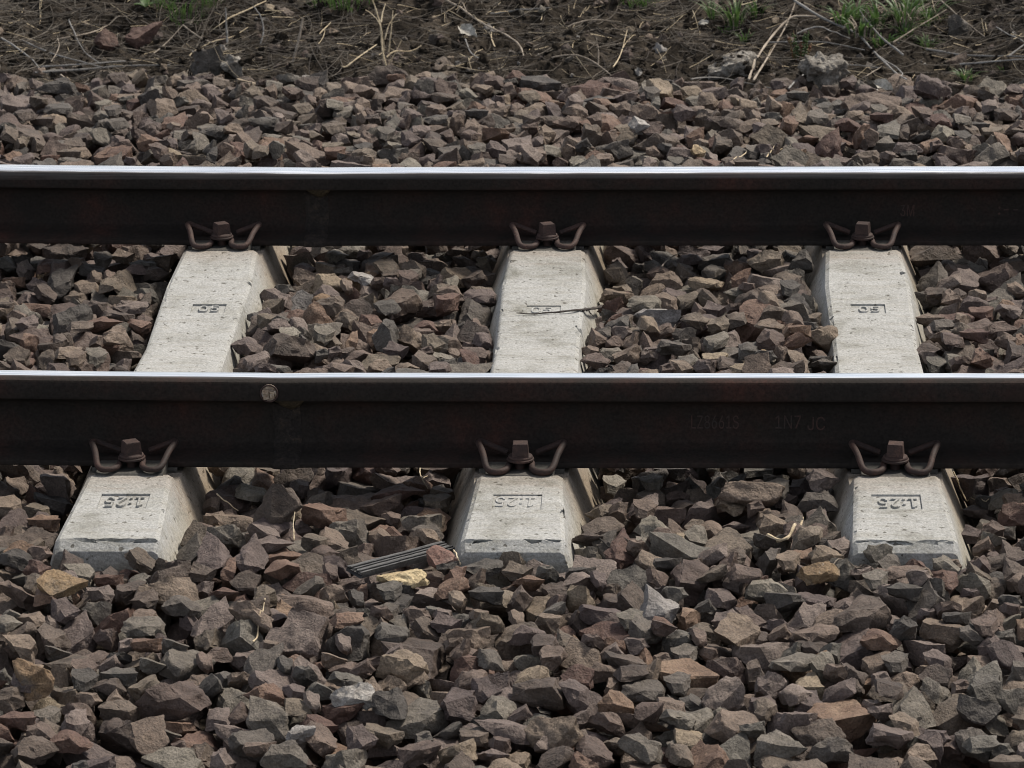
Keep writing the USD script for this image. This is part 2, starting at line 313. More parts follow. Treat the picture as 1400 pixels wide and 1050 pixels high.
def target(x, y):
    x = np.asarray(x, float); y = np.asarray(y, float)
    p = np.stack([x * 3.0, y * 3.0, np.zeros_like(x + y)], -1)
    near = 0.030 * np.exp(-((x - .50) / .10) ** 2) * (y > -.5) * (y < 1.25) + 0.022 * np.exp(-((x - .20) / .08) ** 2) * (y > -.5) * (y < -.1)
    return np.interp(y, TGT_Y, TGT_Z) + near + 0.045 * (meshkit.fbm(p, 3, 3) - 0.5)


def soil_z(x, y):
    x = np.asarray(x, float); y = np.asarray(y, float)
    bank = np.interp(y, [3.2, 3.5, 3.8, 4.4, 6, 12], [-0.300, -0.270, -0.205, -0.07, 0.28, 0.9])
    under = np.interp(y, TGT_Y, TGT_Z) - 0.085
    low = np.interp(y, [-60, -6, -3.5, -2.5], [-1.2, -1.1, -0.75, -0.46])
    base = np.where(y < -2.5, low, np.where(y < 3.15, under, np.where(y > 3.40, bank, under + (bank - under) * (y - 3.15) / 0.25)))
    p = np.stack([x * 5.0, y * 5.0, np.zeros_like(x + y)], -1)
    w = np.clip((y - 3.2) / 0.3, 0, 1) * np.clip((9 - y) / 4, 0, 1)
    d = meshkit.fbm(p, 3, 21) - 0.5
    c = meshkit.fbm(p * 5.2, 4, 31) - 0.5
    c2 = np.maximum(meshkit.noise(p * 9.0, 41) - 0.55, 0)
    return base + w * (0.085 * d + 0.035 * c + 0.030 * c2)


# ------------------------------------------------------------------ ground: one sheet, fine where the bank is in view
xs = np.unique(np.concatenate([np.linspace(-60, -2.4, 14), np.arange(-2.4, 2.2, 0.0075), np.linspace(2.2, 60, 14)]))
ys = np.unique(np.concatenate([np.linspace(-60, -4, 8), np.linspace(-4, 3.1, 60), np.arange(3.1, 4.75, 0.0075), np.linspace(4.75, 12, 26), np.linspace(12, 70, 8)]))
X, Y = np.meshgrid(xs, ys)
Z = soil_z(X, Y)
nx, ny = len(xs), len(ys)
ii = (np.arange(ny - 1)[:, None] * nx + np.arange(nx - 1)[None]).ravel()
quads = np.stack([ii, ii + 1, ii + nx + 1, ii + nx], 1)
g = obj('ground', (np.stack([X.ravel(), Y.ravel(), Z.ravel()], 1), quads), M_SOIL, smooth=True)
tag(g, 'dark brown bare earth bank rising beyond the far ballast edge', 'ground', kind='structure')

# ------------------------------------------------------------------ rails
def rail_profile():
    h = [(0.0, 0.0), (0.012, -0.0002), (0.0235, -0.0007), (0.0290, -0.0026), (0.0318, -0.0065), (0.0330, -0.0125), (0.0340, -0.031), (0.0325, -0.036), (0.0270, -0.0385), (0.0135, -0.0445), (0.0085, -0.050), (0.0070, -0.058),
         (0.0070, -0.108), (0.0085, -0.119), (0.0135, -0.1265), (0.022, -0.1305), (0.058, -0.1375), (0.0615, -0.1395), (0.0625, -0.142), (0.0625, -0.1475), (0.0615, -0.149)]
    return np.array(h + [(-a, b) for a, b in h[::-1] if a > 0])


PROF = rail_profile()


def loft(prof, xs, dz):
    k = len(prof)
    v = np.vstack([np.column_stack([np.full(k, x), prof[:, 0], prof[:, 1] + z]) for x, z in zip(xs, dz)])
    f = []
    for i in range(len(xs) - 1):
        for j in range(k):
            a, b = i * k + j, i * k + (j + 1) % k
            f += [(a, b, b + k), (a, b + k, a + k)]
    import mapbox_earcut as ec
    tri = ec.triangulate_float64(prof, np.array([k], np.uint32)).reshape(-1, 3)
    n = (len(xs) - 1) * k
    f = f + [tuple(t) for t in tri] + [tuple(t[::-1] + n) for t in tri]
    m = trimesh.Trimesh(v, np.array(f), process=False); m.fix_normals()
    return m


def rail_dip(x, xw):
    return 0.0052 * np.clip((xw - x) / 0.55, 0, 1.6) ** 1.4 - 0.0006 * np.exp(-((x - xw) / 0.05) ** 2)


WELDX = [float(unproject(393, 590, y=-0.01)[0]), float(unproject(433, 300, y=GAUGE - 0.01)[0])]
RX = np.concatenate([np.linspace(-9, -1.6, 10), np.arange(-1.5, 1.5, 0.02), np.linspace(1.6, 9, 10)])
for k, (yc, lab) in enumerate(((0.0, 'nearer rail of the track, rusty with a bright wheel band and a round metal stud'), (GAUGE, 'farther rail of the track, rusty with a wide bright top, against the far ballast'))):
    r = thing('rail', lab, 'rail', (0, yc, 0))
    xw = WELDX[k]
    obj('rail_body', loft(PROF, RX, rail_dip(RX, xw)), M_RAIL[k], r, smooth=35)
    # thermite weld: a proud collar round web and foot, with a flash of metal below the head
    web = PROF[(PROF[:, 1] < -0.037)]
    cx = np.array([-0.026, -0.020, -0.013, 0.013, 0.020, 0.026])
    grow = np.array([-0.001, 0.0022, 0.0032, 0.0032, 0.0022, -0.001])
    parts = []
    pr = web[web[:, 0] > 0]
    for s in (1, -1):
        cols = []
        for x, gq in zip(cx, grow):
            q = pr.copy(); nrm = np.gradient(q, axis=0); nrm = np.stack([-nrm[:, 1], nrm[:, 0]], 1); nrm /= np.linalg.norm(nrm, axis=1, keepdims=True)
            q = q + nrm * gq
            wav = 0.002 * np.sin(np.arange(len(q)) * 1.9 + k)
            cols.append(np.column_stack([x + xw + wav, s * q[:, 0], q[:, 1] + rail_dip(xw, xw)]))
        v = np.vstack(cols); kk = len(pr); f = []
        for i in range(len(cx) - 1):
            for j in range(kk - 1):
                a = i * kk + j
                f += [(a, a + 1, a + kk + 1), (a, a + kk + 1, a + kk)] if s > 0 else [(a, a + kk + 1, a + 1), (a, a + kk, a + kk + 1)]
        parts.append((v, np.array(f)))
    obj('weld_collar', join(parts), M_WELD, r, smooth=40)
    # the flash: a wedge of burnt metal hanging from the head on the side towards the camera
    tri = trimesh.Trimesh(np.array([[-.026, -.0335, -.035], [.027, -.0335, -.035], [.012, -.024, -.047], [-.010, -.024, -.047], [-.024, -.012, -.041], [.025, -.012, -.041], [.016, -.0065, -.055], [-.013, -.0065, -.055], [0.002, -.011, -.058]]) + [xw + 0.006, 0, 0]).convex_hull
    obj('weld_flash', tri, M_FLASH, r)
    # raised rolling marks on the web, hardly legible
    marks = [('LZ8661S', 945, 1010, 577), ('1N7', 1060, 1095, 577), ('JC', 1104, 1128, 579)] if k == 0 else [('3M', 1231, 1250, 288), (':--', 1365, 1392, 288)]
    for text, a, b, py in marks:
        t = meshkit.text_mesh(text, 0.024, 0.0004)
        A, B = unproject(a, py, y=yc - 0.007), unproject(b, py, y=yc - 0.007)
        t.apply_translation(-t.bounds.mean(0)); t.apply_scale([(B[0] - A[0]) / t.extents[0], 1, 1])
        v = t.vertices
        t2 = trimesh.Trimesh(np.column_stack([v[:, 0] + (A[0] + B[0]) / 2, -v[:, 2] - 0.0071, v[:, 1] + A[2]]), t.faces, process=False)
        obj('rolling_mark', t2, M_MARK, r)
    if k == 0:                                          # broken round stud on the side of the head
        c = unproject(368, 537.5, y=-0.034)
        st = thing_parent = UsdGeom.Xform.Define(stage, str(r.GetPath()) + '/bond_stud')
        st.AddTranslateOp().Set(Gf.Vec3d(float(c[0]), -0.034, float(c[2])))
        st = st.GetPrim(); tag(st, 'broken round metal stud set in the side of the rail head')
        d = trimesh.creation.cylinder(0.0155, 0.004, sections=28); d.apply_transform(trimesh.transformations.rotation_matrix(np.pi / 2, [1, 0, 0]))
        obj('disc', d, M_STUD, st, smooth=40)
        ring = trimesh.creation.torus(0.0148, 0.0016, 28, 8); ring.apply_transform(trimesh.transformations.rotation_matrix(np.pi / 2, [1, 0, 0])); ring.apply_translation([0, -0.002, 0])
        obj('rim', ring, M_RUST, st, smooth=True)
        for (a, b, w, h, dd) in ((-.006, .0035, .010, .007, .005), (-.005, -.005, .009, .008, .0035), (.006, -.002, .007, .012, .0045), (.010, .002, .004, .006, .0025)):
            q = trimesh.creation.box([w, dd, h]); q.vertices += rng.normal(0, 0.0008, q.vertices.shape); q.apply_translation([a, -0.002 - dd / 2 + 0.0005, b])
            obj('broken_lug', q, M_STUD, st)

# ------------------------------------------------------------------ sleepers
full_y = np.concatenate([SY, (GAUGE - SY[:-1])[::-1]])
full = {k: np.concatenate([a, a[:-1][::-1]]) for k, a in (('z', SZ), ('t', SW_T), ('b', SW_B))}


def sleeper_body(seed):
    rg = np.random.default_rng(seed)
    yy = np.unique(np.concatenate([full_y, np.arange(-0.44, 1.93, 0.02)]))
    secs = []
    for y in yy:
        z, t, b = (np.interp(y, full_y, full[k]) for k in 'ztb')
        bv = 0.006
        hb = t + (b - t) * (z + 0.40) / (z + 0.30)
        s = (b - t) / (z + 0.30)
        half = [(0, z), (t - bv, z), (t + bv * s * 0.8, z - bv * 0.9), (t + s * 0.05, z - 0.05), (hb, -0.40)]
        secs.append(np.array(half + [(-a, c) for a, c in half[:0:-1]]))
    k = len(secs[0])
    v = np.vstack([np.column_stack([s[:, 0], np.full(k, y), s[:, 1]]) for s, y in zip(secs, yy)])
    f = []
    for i in range(len(yy) - 1):
        for j in range(k):
            a, b = i * k + j, i * k + (j + 1) % k
            f += [(a, b, b + k), (a, b + k, a + k)]
    n = (len(yy) - 1) * k
    for j in range(1, k - 1):
        f += [(0, j + 1, j), (n, n + j, n + j + 1)]
    m = trimesh.Trimesh(v, np.array(f), process=False); m.fix_normals()
    man = tm(m)
    # seats for the rails: a trough with sloping walls
    for yc in (0, GAUGE):
        w = np.array([[-.128, -.1585], [.128, -.1585], [.140, -.120], [-.140, -.120]])
        tr = trimesh.Trimesh(np.vstack([np.column_stack([np.full(4, s), w[:, 0] + yc, w[:, 1]]) for s in (-.3, .3)])).convex_hull
        man = man - tm(tr)
    # chipped edges
    for _ in range(58):
        y = rg.uniform(-0.445, 1.3)
        if abs(y) < .13 or abs(y - GAUGE) < .13:
            continue
        s = rg.choice([-1, 1]); z, t = np.interp(y, full_y, full['z']), np.interp(y, full_y, full['t'])
        r = rg.uniform(0.0038, 0.0074) * (1.8 if rg.random() < .15 else 1)
        c = trimesh.convex.convex_hull(rg.normal(size=(12, 3)) * [r * .7, r * rg.uniform(.8, 2.4), r * .6] + [s * t, y, z + 0.001])
        man = man - tm(c)
    for _ in range(9):
        x = rg.uniform(-.085, .085); r = rg.uniform(0.003, 0.009)
        c = trimesh.convex.convex_hull(rg.normal(size=(12, 3)) * [r * 1.8, r * .6, r * .5] + [x, -.4475, -.1512])
        man = man - tm(c)
    return man


M_TXT = M_CONC
near_px, far_px = [(169, 685), (707, 686), (1226, 686)], [(285, 423), (743, 425), (1187, 423)]
sleeper_labels = ['leftmost concrete sleeper, its right flank in full view', 'middle concrete sleeper, with a thin dark stick lying across it', 'rightmost concrete sleeper, with a stone lapping over its left edge']
for i, sx in enumerate(SLEEPERS):
    sl = thing('concrete_sleeper', sleeper_labels[i], 'sleeper', (sx, 0, 0))
    body = sleeper_body(50 + i)
    texts = []
    for (px, py), text, turn, pw, ph, tw in ((near_px[i], '1:25', 180, .084, .072, .066), (far_px[i], '05', 0, .068, .056, .040)):
        P = unproject(px, py, z=-.145); P = unproject(px, py, z=float(np.interp(P[1], full_y, full['z'])))
        y = P[1]; z = float(np.interp(y, full_y, full['z'])); sl_y = float((np.interp(y + .02, full_y, full['z']) - np.interp(y - .02, full_y, full['z'])) / .04)
        T = trimesh.transformations.translation_matrix([P[0] - sx, y, z]) @ trimesh.transformations.rotation_matrix(math.atan(sl_y), [1, 0, 0])
        bx = trimesh.creation.box([pw, ph, 0.012]); dp = (.0, .0014, .0004)[i]; bx.apply_translation([0, 0, 0.0022 + dp]); bx.apply_transform(T)     # floor 2.4 to 3.8 mm down, more or less filled with dirt
        body = body - tm(bx)
        t = meshkit.text_mesh(text, 0.045, 0.0045, bold=False); t.apply_translation(-t.bounds.mean(0)); t.apply_scale([tw / t.extents[0], ph * .62 / t.extents[1], 1])
        t.apply_transform(trimesh.transformations.rotation_matrix(math.radians(turn), [0, 0, 1])); t.apply_transform(trimesh.transformations.rotation_matrix((.02, -.035, .01)[i], [0, 0, 1])); t.apply_translation([(.001, -.004, .002)[i], (.0, .003, -.002)[i], -0.0018 - dp * .6]); t.apply_transform(T)
        texts.append(t)
    body = body.refine_to_length(0.02)
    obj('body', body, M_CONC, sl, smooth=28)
    for t in texts:
        obj('cast_number', t, M_TXT, sl)

# ------------------------------------------------------------------ fastenings: spring clip, coach screw with washer, guide plate
def clip_mesh():
    h = [(0.0, .026, -.0115), (.012, .022, -.0118), (.019, .008, -.0118), (.0205, -.014, -.0118), (.0245, -.031, -.0125), (.036, -.0415, -.0130), (.049, -.0405, -.0125), (.0575, -.030, -.008), (.0635, -.004, .002), (.071, .024, .0105), (.0745, .038, .0125), (.072, .048, .0115), (.063, .053, .007), (.048, .053, .001), (.032, .052, -.005), (.026, .0515, -.0075)]
    h = np.array(h)
    p = np.vstack([(h * [-1, 1, 1])[:0:-1], h])
    c = spline(p, 120)
    return tube(c, 0.0056, 10)


CLIP = clip_mesh()
FZ = -RH + 0.031           # underside of the washer


def screw_parts(turn):
    head = []
    for z, w in ((0.004, .0145), (.006, .0141), (.025, .0131), (.0268, .0121)):
        head.append([(sx * w, sy * w, z) for sx, sy in ((-1, -1), (1, -1), (1, 1), (-1, 1))])
    m = trimesh.convex.convex_hull(np.array(head).reshape(-1, 3))
    m.apply_transform(trimesh.transformations.rotation_matrix(turn, [0, 0, 1]))
    fl = trimesh.creation.revolve(np.array([(0, .0062), (.014, .0062), (.0205, .0035), (.0215, .0018), (.0215, .0), (0, .0)]), sections=36)
    wa = trimesh.creation.revolve(np.array([(0, -.0005), (.0225, -.0005), (.0238, -.0018), (.0238, -.0045), (.0225, -.0055), (0, -.0055)]), sections=36)
    shank = trimesh.creation.cylinder(.0095, .05, sections=20); shank.apply_translation([0, 0, -.03])
    return m, fl, wa, shank


which = [('near', ['left', 'middle', 'right']), ('far', ['left', 'middle', 'right'])]
turns = [[.45, .04, -.12], [.5, .35, -.2]]
for k, yc in enumerate((0.0, GAUGE)):
    for i, sx in enumerate(SLEEPERS):
        nm = ['leftmost', 'middle', 'rightmost'][i]
        fz = FZ + float(rail_dip(sx, WELDX[k]))
        fa = thing('rail_fastening', f'rusty spring clip and square screw holding the {["nearer", "farther"][k]} rail to the {nm} sleeper', 'rail fastening', (sx + rng.normal(0, .001), yc - .096, fz), rotz=float(rng.normal(0, 1.0)))
        obj('spring_clip', (CLIP[0] * np.array([1 + rng.normal(0, .012), 1.0, 1 + rng.normal(0, .03)]), CLIP[1]), M_RUSTDARK if k == 0 else M_RUST, fa, smooth=50)
        m, fl, wa, sh = screw_parts(turns[k][i])
        o = obj('screw', trimesh.util.concatenate([m, fl]), M_RUST, fa, smooth=30)
        obj('washer', trimesh.util.concatenate([wa, sh]), M_RUSTDARK, fa, smooth=30)
        # plate between rail foot and concrete shoulder, with a groove for the bends of the clip
        yz = np.array([(.0330, -.0385), (.0330, -.0195), (.010, -.0195), (-.020, -.0198), (-.028, -.0200), (-.0405, -.0198), (-.0435, -.0225), (-.036, -.0385)])
        import mapbox_earcut as ec
        tri = ec.triangulate_float64(yz, np.array([len(yz)], np.uint32)).reshape(-1, 3)
        w = .059; nk = len(yz)
        v = np.vstack([np.column_stack([np.full(nk, s), yz]) for s in (-w, w)])
        f = [t for t in tri] + [t[::-1] + nk for t in tri] + [(j, (j + 1) % nk, (j + 1) % nk + nk) for j in range(nk)] + [(j, (j + 1) % nk + nk, j + nk) for j in range(nk)]
        gp = trimesh.Trimesh(v, np.array(f), process=False); gp.fix_normals()
        obj('guide_plate', gp, M_PLATE, fa)
        # the rail pad that the foot stands on
        pad = trimesh.creation.box([.15, .128, .0078]); pad.apply_translation([0, .096, -RH - .0051 - FZ])
        obj('rail_pad', pad, M_PLATE, fa)

# ------------------------------------------------------------------ broken stones
def make_stone(seed, size, flat, sharp=1.0, hires=False):
    """Planes (unit normals, offsets) of a broken stone and its roughened mesh."""
    rg = np.random.default_rng(seed)
    ax = size * np.array([1.0, rg.uniform(.55, .88), rg.uniform(*flat)])
    n = rg.integers(5, 12)
    N = rg.normal(size=(n, 3)); N /= np.linalg.norm(N, axis=1, keepdims=True)
    N = np.vstack([N, np.eye(3) + rg.normal(0, .28, (3, 3)), -np.eye(3) + rg.normal(0, .28, (3, 3))]); N /= np.linalg.norm(N, axis=1, keepdims=True)
    d = np.linalg.norm(N * ax, axis=1) * np.concatenate([rg.uniform(.72, .98, n), rg.uniform(.7, .92, 6)])
    hs = HalfspaceIntersection(np.column_stack([N, -d]), np.zeros(3))
    pts = hs.intersections
    hull = ConvexHull(pts)
    used_ = np.unique(hull.simplices); remap = -np.ones(len(pts), int); remap[used_] = np.arange(len(used_))
    m = trimesh.Trimesh(pts[used_], remap[hull.simplices], process=True); m.merge_vertices(digits_vertex=6); m.fix_normals()
    man = tm(m)
    if man.is_empty():
        man = m3.Manifold.hull_points(pts)
    mesh = man.refine_to_length(0.0045 if hires else 0.0075).to_mesh()
    v = mesh.vert_properties[:, :3].astype(float); f = mesh.tri_verts
    dirn = v / (np.linalg.norm(v, axis=1, keepdims=True) + 1e-9)
    a = size / 0.04
    v = v + dirn * ((meshkit.fbm(v * 48 / a + seed * 3.1, 2, seed) - .5) * 0.016 * a + (meshkit.noise(v * 130 + seed, seed + 5) - .5) * 0.0048 + (meshkit.noise(v * 260 + seed, seed + 9) - .5) * 0.0022)[:, None]
    return N, d, v, f


NV = 110
VAR = []
for s in range(NV):
    size = float(np.clip(np.random.default_rng(900 + s).lognormal(math.log(.0425), .29), .023, .070))
    N, d, v, f = make_stone(s, size, (.28, .62))
    VAR.append(dict(N=N, d=d, v=v, f=f, size=size))

GR = 0.005                       # deposition grid
LIB = []
for k, q in enumerate(VAR):
    rg = np.random.default_rng(4000 + k)
    for o in range(6):
        if rg.random() < .2:
            R = Rot.random(random_state=int(rg.integers(1e9)))
        else:
            R = Rot.from_euler('ZXZ', [rg.uniform(0, 6.283), rg.normal(0, .48), rg.uniform(0, 6.283)])
        LIB.append((k, R))
PATCH = []
for k, R in LIB:
    q = VAR[k]
    N = R.apply(q['N']); d = q['d']
    h = int(math.ceil(q['size'] * 1.05 / GR)) + 1
    c = np.arange(-h, h + 1) * GR
    px, py = np.meshgrid(c, c, indexing='ij')
    num = d[:, None, None] - N[:, 0, None, None] * px - N[:, 1, None, None] * py
    nz = N[:, 2]
    top = np.min(np.where(nz[:, None, None] > 1e-3, num / np.where(np.abs(nz) < 1e-3, 1, nz)[:, None, None], np.inf), 0)
    bot = np.max(np.where(nz[:, None, None] < -1e-3, num / np.where(np.abs(nz) < 1e-3, 1, nz)[:, None, None], -np.inf), 0)
    ok = top > bot
    PATCH.append((h, np.where(ok, bot, 1e3), np.where(ok, top, -1e3)))

X0, X1, Y0, Y1 = -2.3, 2.05, -1.85, 3.70
GX, GY = int((X1 - X0) / GR), int((Y1 - Y0) / GR)
gx, gy = X0 + np.arange(GX) * GR, Y0 + np.arange(GY) * GR
XX, YY = np.meshgrid(gx, gy, indexing='ij')
TG = target(XX, YY)
SS, SD = sleeper_surface(XX, YY)
Hm = np.maximum(soil_z(XX, YY), SS)
yyf = fold(YY); wtop = np.interp(yyf, SY, SW_T)
CAP = TG + 0.056 + 0.05 * (meshkit.noise(np.stack([XX * 14, YY * 14, 0 * XX], -1), 77) - .5)
on_top = (SS > -8) & (SD < wtop - 0.006) & (yyf > SY[0])
CAP = np.where(on_top, -5.0, CAP)
CAP = np.where((SS > -8) & (~on_top), np.minimum(CAP, np.interp(yyf, SY, SZ) + 0.004), CAP)
CAP = np.where(on_top & (yyf > .45) & (SD > wtop - .014), np.interp(yyf, SY, SZ) + .02, CAP)
for yc in (0.0, GAUGE):
    CAP = np.where(np.abs(YY - yc) < 0.068, np.minimum(CAP, -0.185), CAP)
# room for the black slat and the yellow stone
a_, b_ = unproject(478, 790, z=-.19), unproject(628, 745, z=-.19)
u_ = np.clip((XX - a_[0]) / (b_[0] - a_[0]), 0, 1)
CAP = np.where((XX > a_[0]) & (XX < b_[0]) & (np.abs(YY - (a_[1] + u_ * (b_[1] - a_[1])) + .045) < .095) & (~on_top), np.minimum(CAP, TG + .006), CAP)
xc = 0.03 - 0.055 * (YY + 1.34)
IN = (np.abs(XX - xc) < 0.80 + 0.125 * (YY + 1.34) + 0.48) & (YY < edge_y(XX)) & (YY > -1.75)
ID = -np.ones((GX, GY), np.int32)
ci, cj = np.nonzero(IN)
drg = np.random.default_rng(11)
PLACED = []                      # (library entry, x, y, z)
fails = 0
order_all = np.stack([ci, cj], 1)
big_first = np.argsort([-VAR[k]['size'] for k, _ in LIB])
NLIB = len(LIB)
while fails < 900 and len(PLACED) < 16000:
    s = order_all[drg.integers(0, len(order_all), 160)]
    low = TG[s[:, 0], s[:, 1]] - Hm[s[:, 0], s[:, 1]]
    pick = s[np.argsort(-low)[:7]]
    best = None
    for (i, j) in pick:
        for e in drg.integers(0, NLIB, 3):
            h, bot, top = PATCH[e]
            i0, i1, j0, j1 = i - h, i + h + 1, j - h, j + h + 1
            if i0 < 0 or j0 < 0 or i1 > GX or j1 > GY:
                continue
            H = Hm[i0:i1, j0:j1]
            z = (H - bot).max() - 0.004
            over = (top + z - CAP[i0:i1, j0:j1]).max()
            if over > 0:
                continue
            cov = top + z > H
            sc = (z + 0.2 * (top.max())) - TG[i, j] - 0.75 * VAR[LIB[e][0]]['size']
            if best is None or sc < best[0]:
                best = (sc, e, i, j, z)
    if best is None:
        fails += 1
        continue
    fails = max(0, fails - 3)
    _, e, i, j, z = best
    h, bot, top = PATCH[e]
    sl_ = (slice(i - h, i + h + 1), slice(j - h, j + h + 1))
    H = Hm[sl_]; t = top + z
    up = t > H
    H[up] = t[up]
    ID[sl_][up] = len(PLACED)
    PLACED.append((e, gx[i] + drg.uniform(-.002, .002), gy[j] + drg.uniform(-.002, .002), z))
print('stones', len(PLACED))


def surf(x, y):
    i, j = int(round((x - X0) / GR)), int(round((y - Y0) / GR))
    if 0 <= i < GX and 0 <= j < GY:
        return float(Hm[i, j])
    return float(soil_z(x, y))


# which stones show: exposed cells, weighted by nearness, inside the frame
cnt = np.bincount(ID[ID >= 0].ravel(), minlength=len(PLACED)).astype(float)
P = np.array([(x, y, z) for _, x, y, z in PLACED])
px, py, dep = project(P)
inside = (px > -30) & (px < 1430) & (py > -30) & (py < 1075)
hid = ((np.abs(P[:, 1]) < .075) | (np.abs(P[:, 1] - GAUGE) < .075)) | ((P[:, 1] > .03) & (P[:, 1] < .52)) | ((P[:, 1] > GAUGE + .03) & (P[:, 1] < 2.28))
show = cnt / dep ** 2 * inside * np.where(hid, 0.02, 1)
SW2 = SW * (np.arange(len(SM)) < 7); SW2 /= SW2.sum()
stone_mat_of = np.array([drg.choice(len(SM), 3, p=SW2, replace=False) for _ in range(NV)])
# each shape exists in several materials for the stuff; the singled-out stones take any material
beds = [('ballast', 'crushed brown stone ballast in front of the nearer rail', P[:, 1] < 0), ('ballast', 'crushed brown stone ballast between the two rails', (P[:, 1] >= 0) & (P[:, 1] < GAUGE)), ('ballast', 'crushed brown stone ballast between the farther rail and the earth bank', P[:, 1] >= GAUGE)]


def quat(R):
    x, y, z, w = R.as_quat()
    return Gf.Quath(float(w), float(x), float(y), float(z))


for name, lab, mask in beds:
    b = thing(name, lab, 'ballast', kind='structure')
    idx = np.nonzero(mask)[0]
    idx = idx[np.argsort(-show[idx])]
    for k in idx[:300]:
        e, x, y, z = PLACED[k]; vi, R = LIB[e]; q = VAR[vi]
        mi = drg.choice(len(SM), p=SW)
        par = str(b.GetPath())
        m = usdkit.mesh(stage, par + '/' + numbered(par, 'stone'), (q['v'], q['f']), SM[mi], smooth=26)
        m.AddTranslateOp().Set(Gf.Vec3d(float(x), float(y), float(z)))
        m.AddOrientOp().Set(Gf.Quatf(quat(R)))
    rest = idx[300:]
    par = str(b.GetPath())
    pi = UsdGeom.PointInstancer.Define(stage, par + '/loose_stones')
    tag(pi, None, None, None, 'stuff')
    keys, pos, ori, protos = {}, [], [], []
    for k in rest:
        e, x, y, z = PLACED[k]; vi, R = LIB[e]
        key = (vi, int(stone_mat_of[vi, drg.choice(3, p=[.5, .3, .2])]))
        if key not in keys:
            keys[key] = len(keys)
            mp = par + f'/loose_stones/prototypes/stone_{len(keys):03d}'
            usdkit.mesh(stage, mp, (VAR[vi]['v'], VAR[vi]['f']), SM[key[1]], smooth=26)
            protos.append(mp)
        pos.append((x, y, z)); ori.append((quat(R), keys[key]))
    pi.CreatePrototypesRel().SetTargets([Sdf.Path(p) for p in protos])
    pi.CreatePositionsAttr(Vt.Vec3fArray([Gf.Vec3f(*map(float, p)) for p in pos]))
    pi.CreateOrientationsAttr(Vt.QuathArray([o for o, _ in ori]))
    pi.CreateProtoIndicesAttr(Vt.IntArray([k for _, k in ori]))

# ------------------------------------------------------------------ STAGE2: stones that stand out, dropped where they lie
def drop(label, px, py, size, flat, mat, seed, euler, name='stone', cat='stone', sink=0.010, group=None, xy=None, rough=None, stretch=None):
    N, d, v, f = make_stone(seed, size, flat, hires=True)
    if stretch is not None:
        st = np.asarray(stretch, float)
        v = v * st; N = N / st; L = np.linalg.norm(N, axis=1, keepdims=True); N = N / L; d = d / L[:, 0]
    if rough:
        w = v / np.linalg.norm(v, axis=1, keepdims=True)
        v = v + w * ((meshkit.fbm(v * 60 + seed, 4, seed) - .5) * rough)[:, None]
    R = Rot.from_euler('xyz', euler, degrees=True)
    x, y = on_surface(px, py, surf)[:2] if xy is None else xy
    vv = R.apply(v)
    lo = vv[:, 2].min()
    under = vv[vv[:, 2] < lo + 0.75 * np.ptp(vv[:, 2])]
    hs = np.array([surf(x + a, y + b) for a, b in under[:, :2]])
    z = np.percentile(hs - under[:, 2], 93) - sink
    # put the middle of the stone on the pixel's ray at this height
    P = unproject(px, py, z=z) if xy is None else np.array([x, y, z])
    hs = np.array([surf(P[0] + a, P[1] + b) for a, b in under[:, :2]])
    P[2] = np.percentile(hs - under[:, 2], 93) - sink
    m = usdkit.mesh(stage, '/World/' + numbered('/World', name), (v, f), mat, smooth=26)
    m.AddTranslateOp().Set(Gf.Vec3d(*map(float, P)))
    q = quat(R); m.AddOrientOp().Set(Gf.Quatf(q))
    tag(m, label, cat, group)
    for a, b, c in vv:                                   # later things rest on it
        i, j = int(round((P[0] + a - X0) / GR)), int(round((P[1] + b - Y0) / GR))
        if 0 <= i < GX and 0 <= j < GY:
            Hm[i, j] = max(Hm[i, j], c + P[2])
    return P


# ------------------------------------------------------------------ ribbed black slat
A, B = on_surface(484, 782, surf), on_surface(612, 748, surf)
zs_ = [surf((A + (B - A) * u)[0], (A + (B - A) * u)[1] + w) - (A + (B - A) * u)[2] for u in np.linspace(0, 1, 40) for w in (-.03, -.015, 0, .015)]
lz = float(np.percentile(zs_, 90)) + .004
A, B = unproject(484, 782, z=A[2] + lz - .006), unproject(612, 748, z=B[2] + lz + .006)
L = float(np.linalg.norm(B - A)); t = (B - A) / L
sec, W, T = [], .030, .011
nr = 6
for i in range(nr):
    x0 = -W / 2 + W * i / nr; w = W / nr
    dz = .0012 * math.sin(i * 2.1)
    sec += [(x0 + .08 * w, T / 2 - .004 + dz * .3), (x0 + .22 * w, T / 2 + dz), (x0 + .72 * w, T / 2 + dz * .6), (x0 + .90 * w, T / 2 - .004)]
sec = [(-W / 2, -T / 2)] + [(-W / 2, T / 2 - .005)] + sec + [(W / 2, T / 2 - .005), (W / 2, -T / 2)]
sec = np.array(sec)[::-1]
import mapbox_earcut as ec
tri = ec.triangulate_float64(sec, np.array([len(sec)], np.uint32)).reshape(-1, 3)
nk = len(sec); nl = 26; vs = []
for i in range(nl):
    u = i / (nl - 1)
    j = 1 + .05 * math.sin(u * 9) * u
    vs.append(np.column_stack([np.full(nk, u * L) + (rng.normal(0, .003, nk) if i in (0, nl - 1) else 0), sec[:, 0] * j, sec[:, 1] + .0009 * meshkit.noise(np.column_stack([np.full(nk, u * 30), sec[:, 0] * 400, np.zeros(nk)]), 5)]))
f = [(i * nk + j, i * nk + (j + 1) % nk, (i + 1) * nk + (j + 1) % nk) for i in range(nl - 1) for j in range(nk)] + [(i * nk + j, (i + 1) * nk + (j + 1) % nk, (i + 1) * nk + j) for i in range(nl - 1) for j in range(nk)]
f += [tuple(q) for q in tri] + [tuple(q[::-1] + (nl - 1) * nk) for q in tri]
sm_ = trimesh.Trimesh(np.vstack(vs), np.array(f), process=False); sm_.fix_normals()
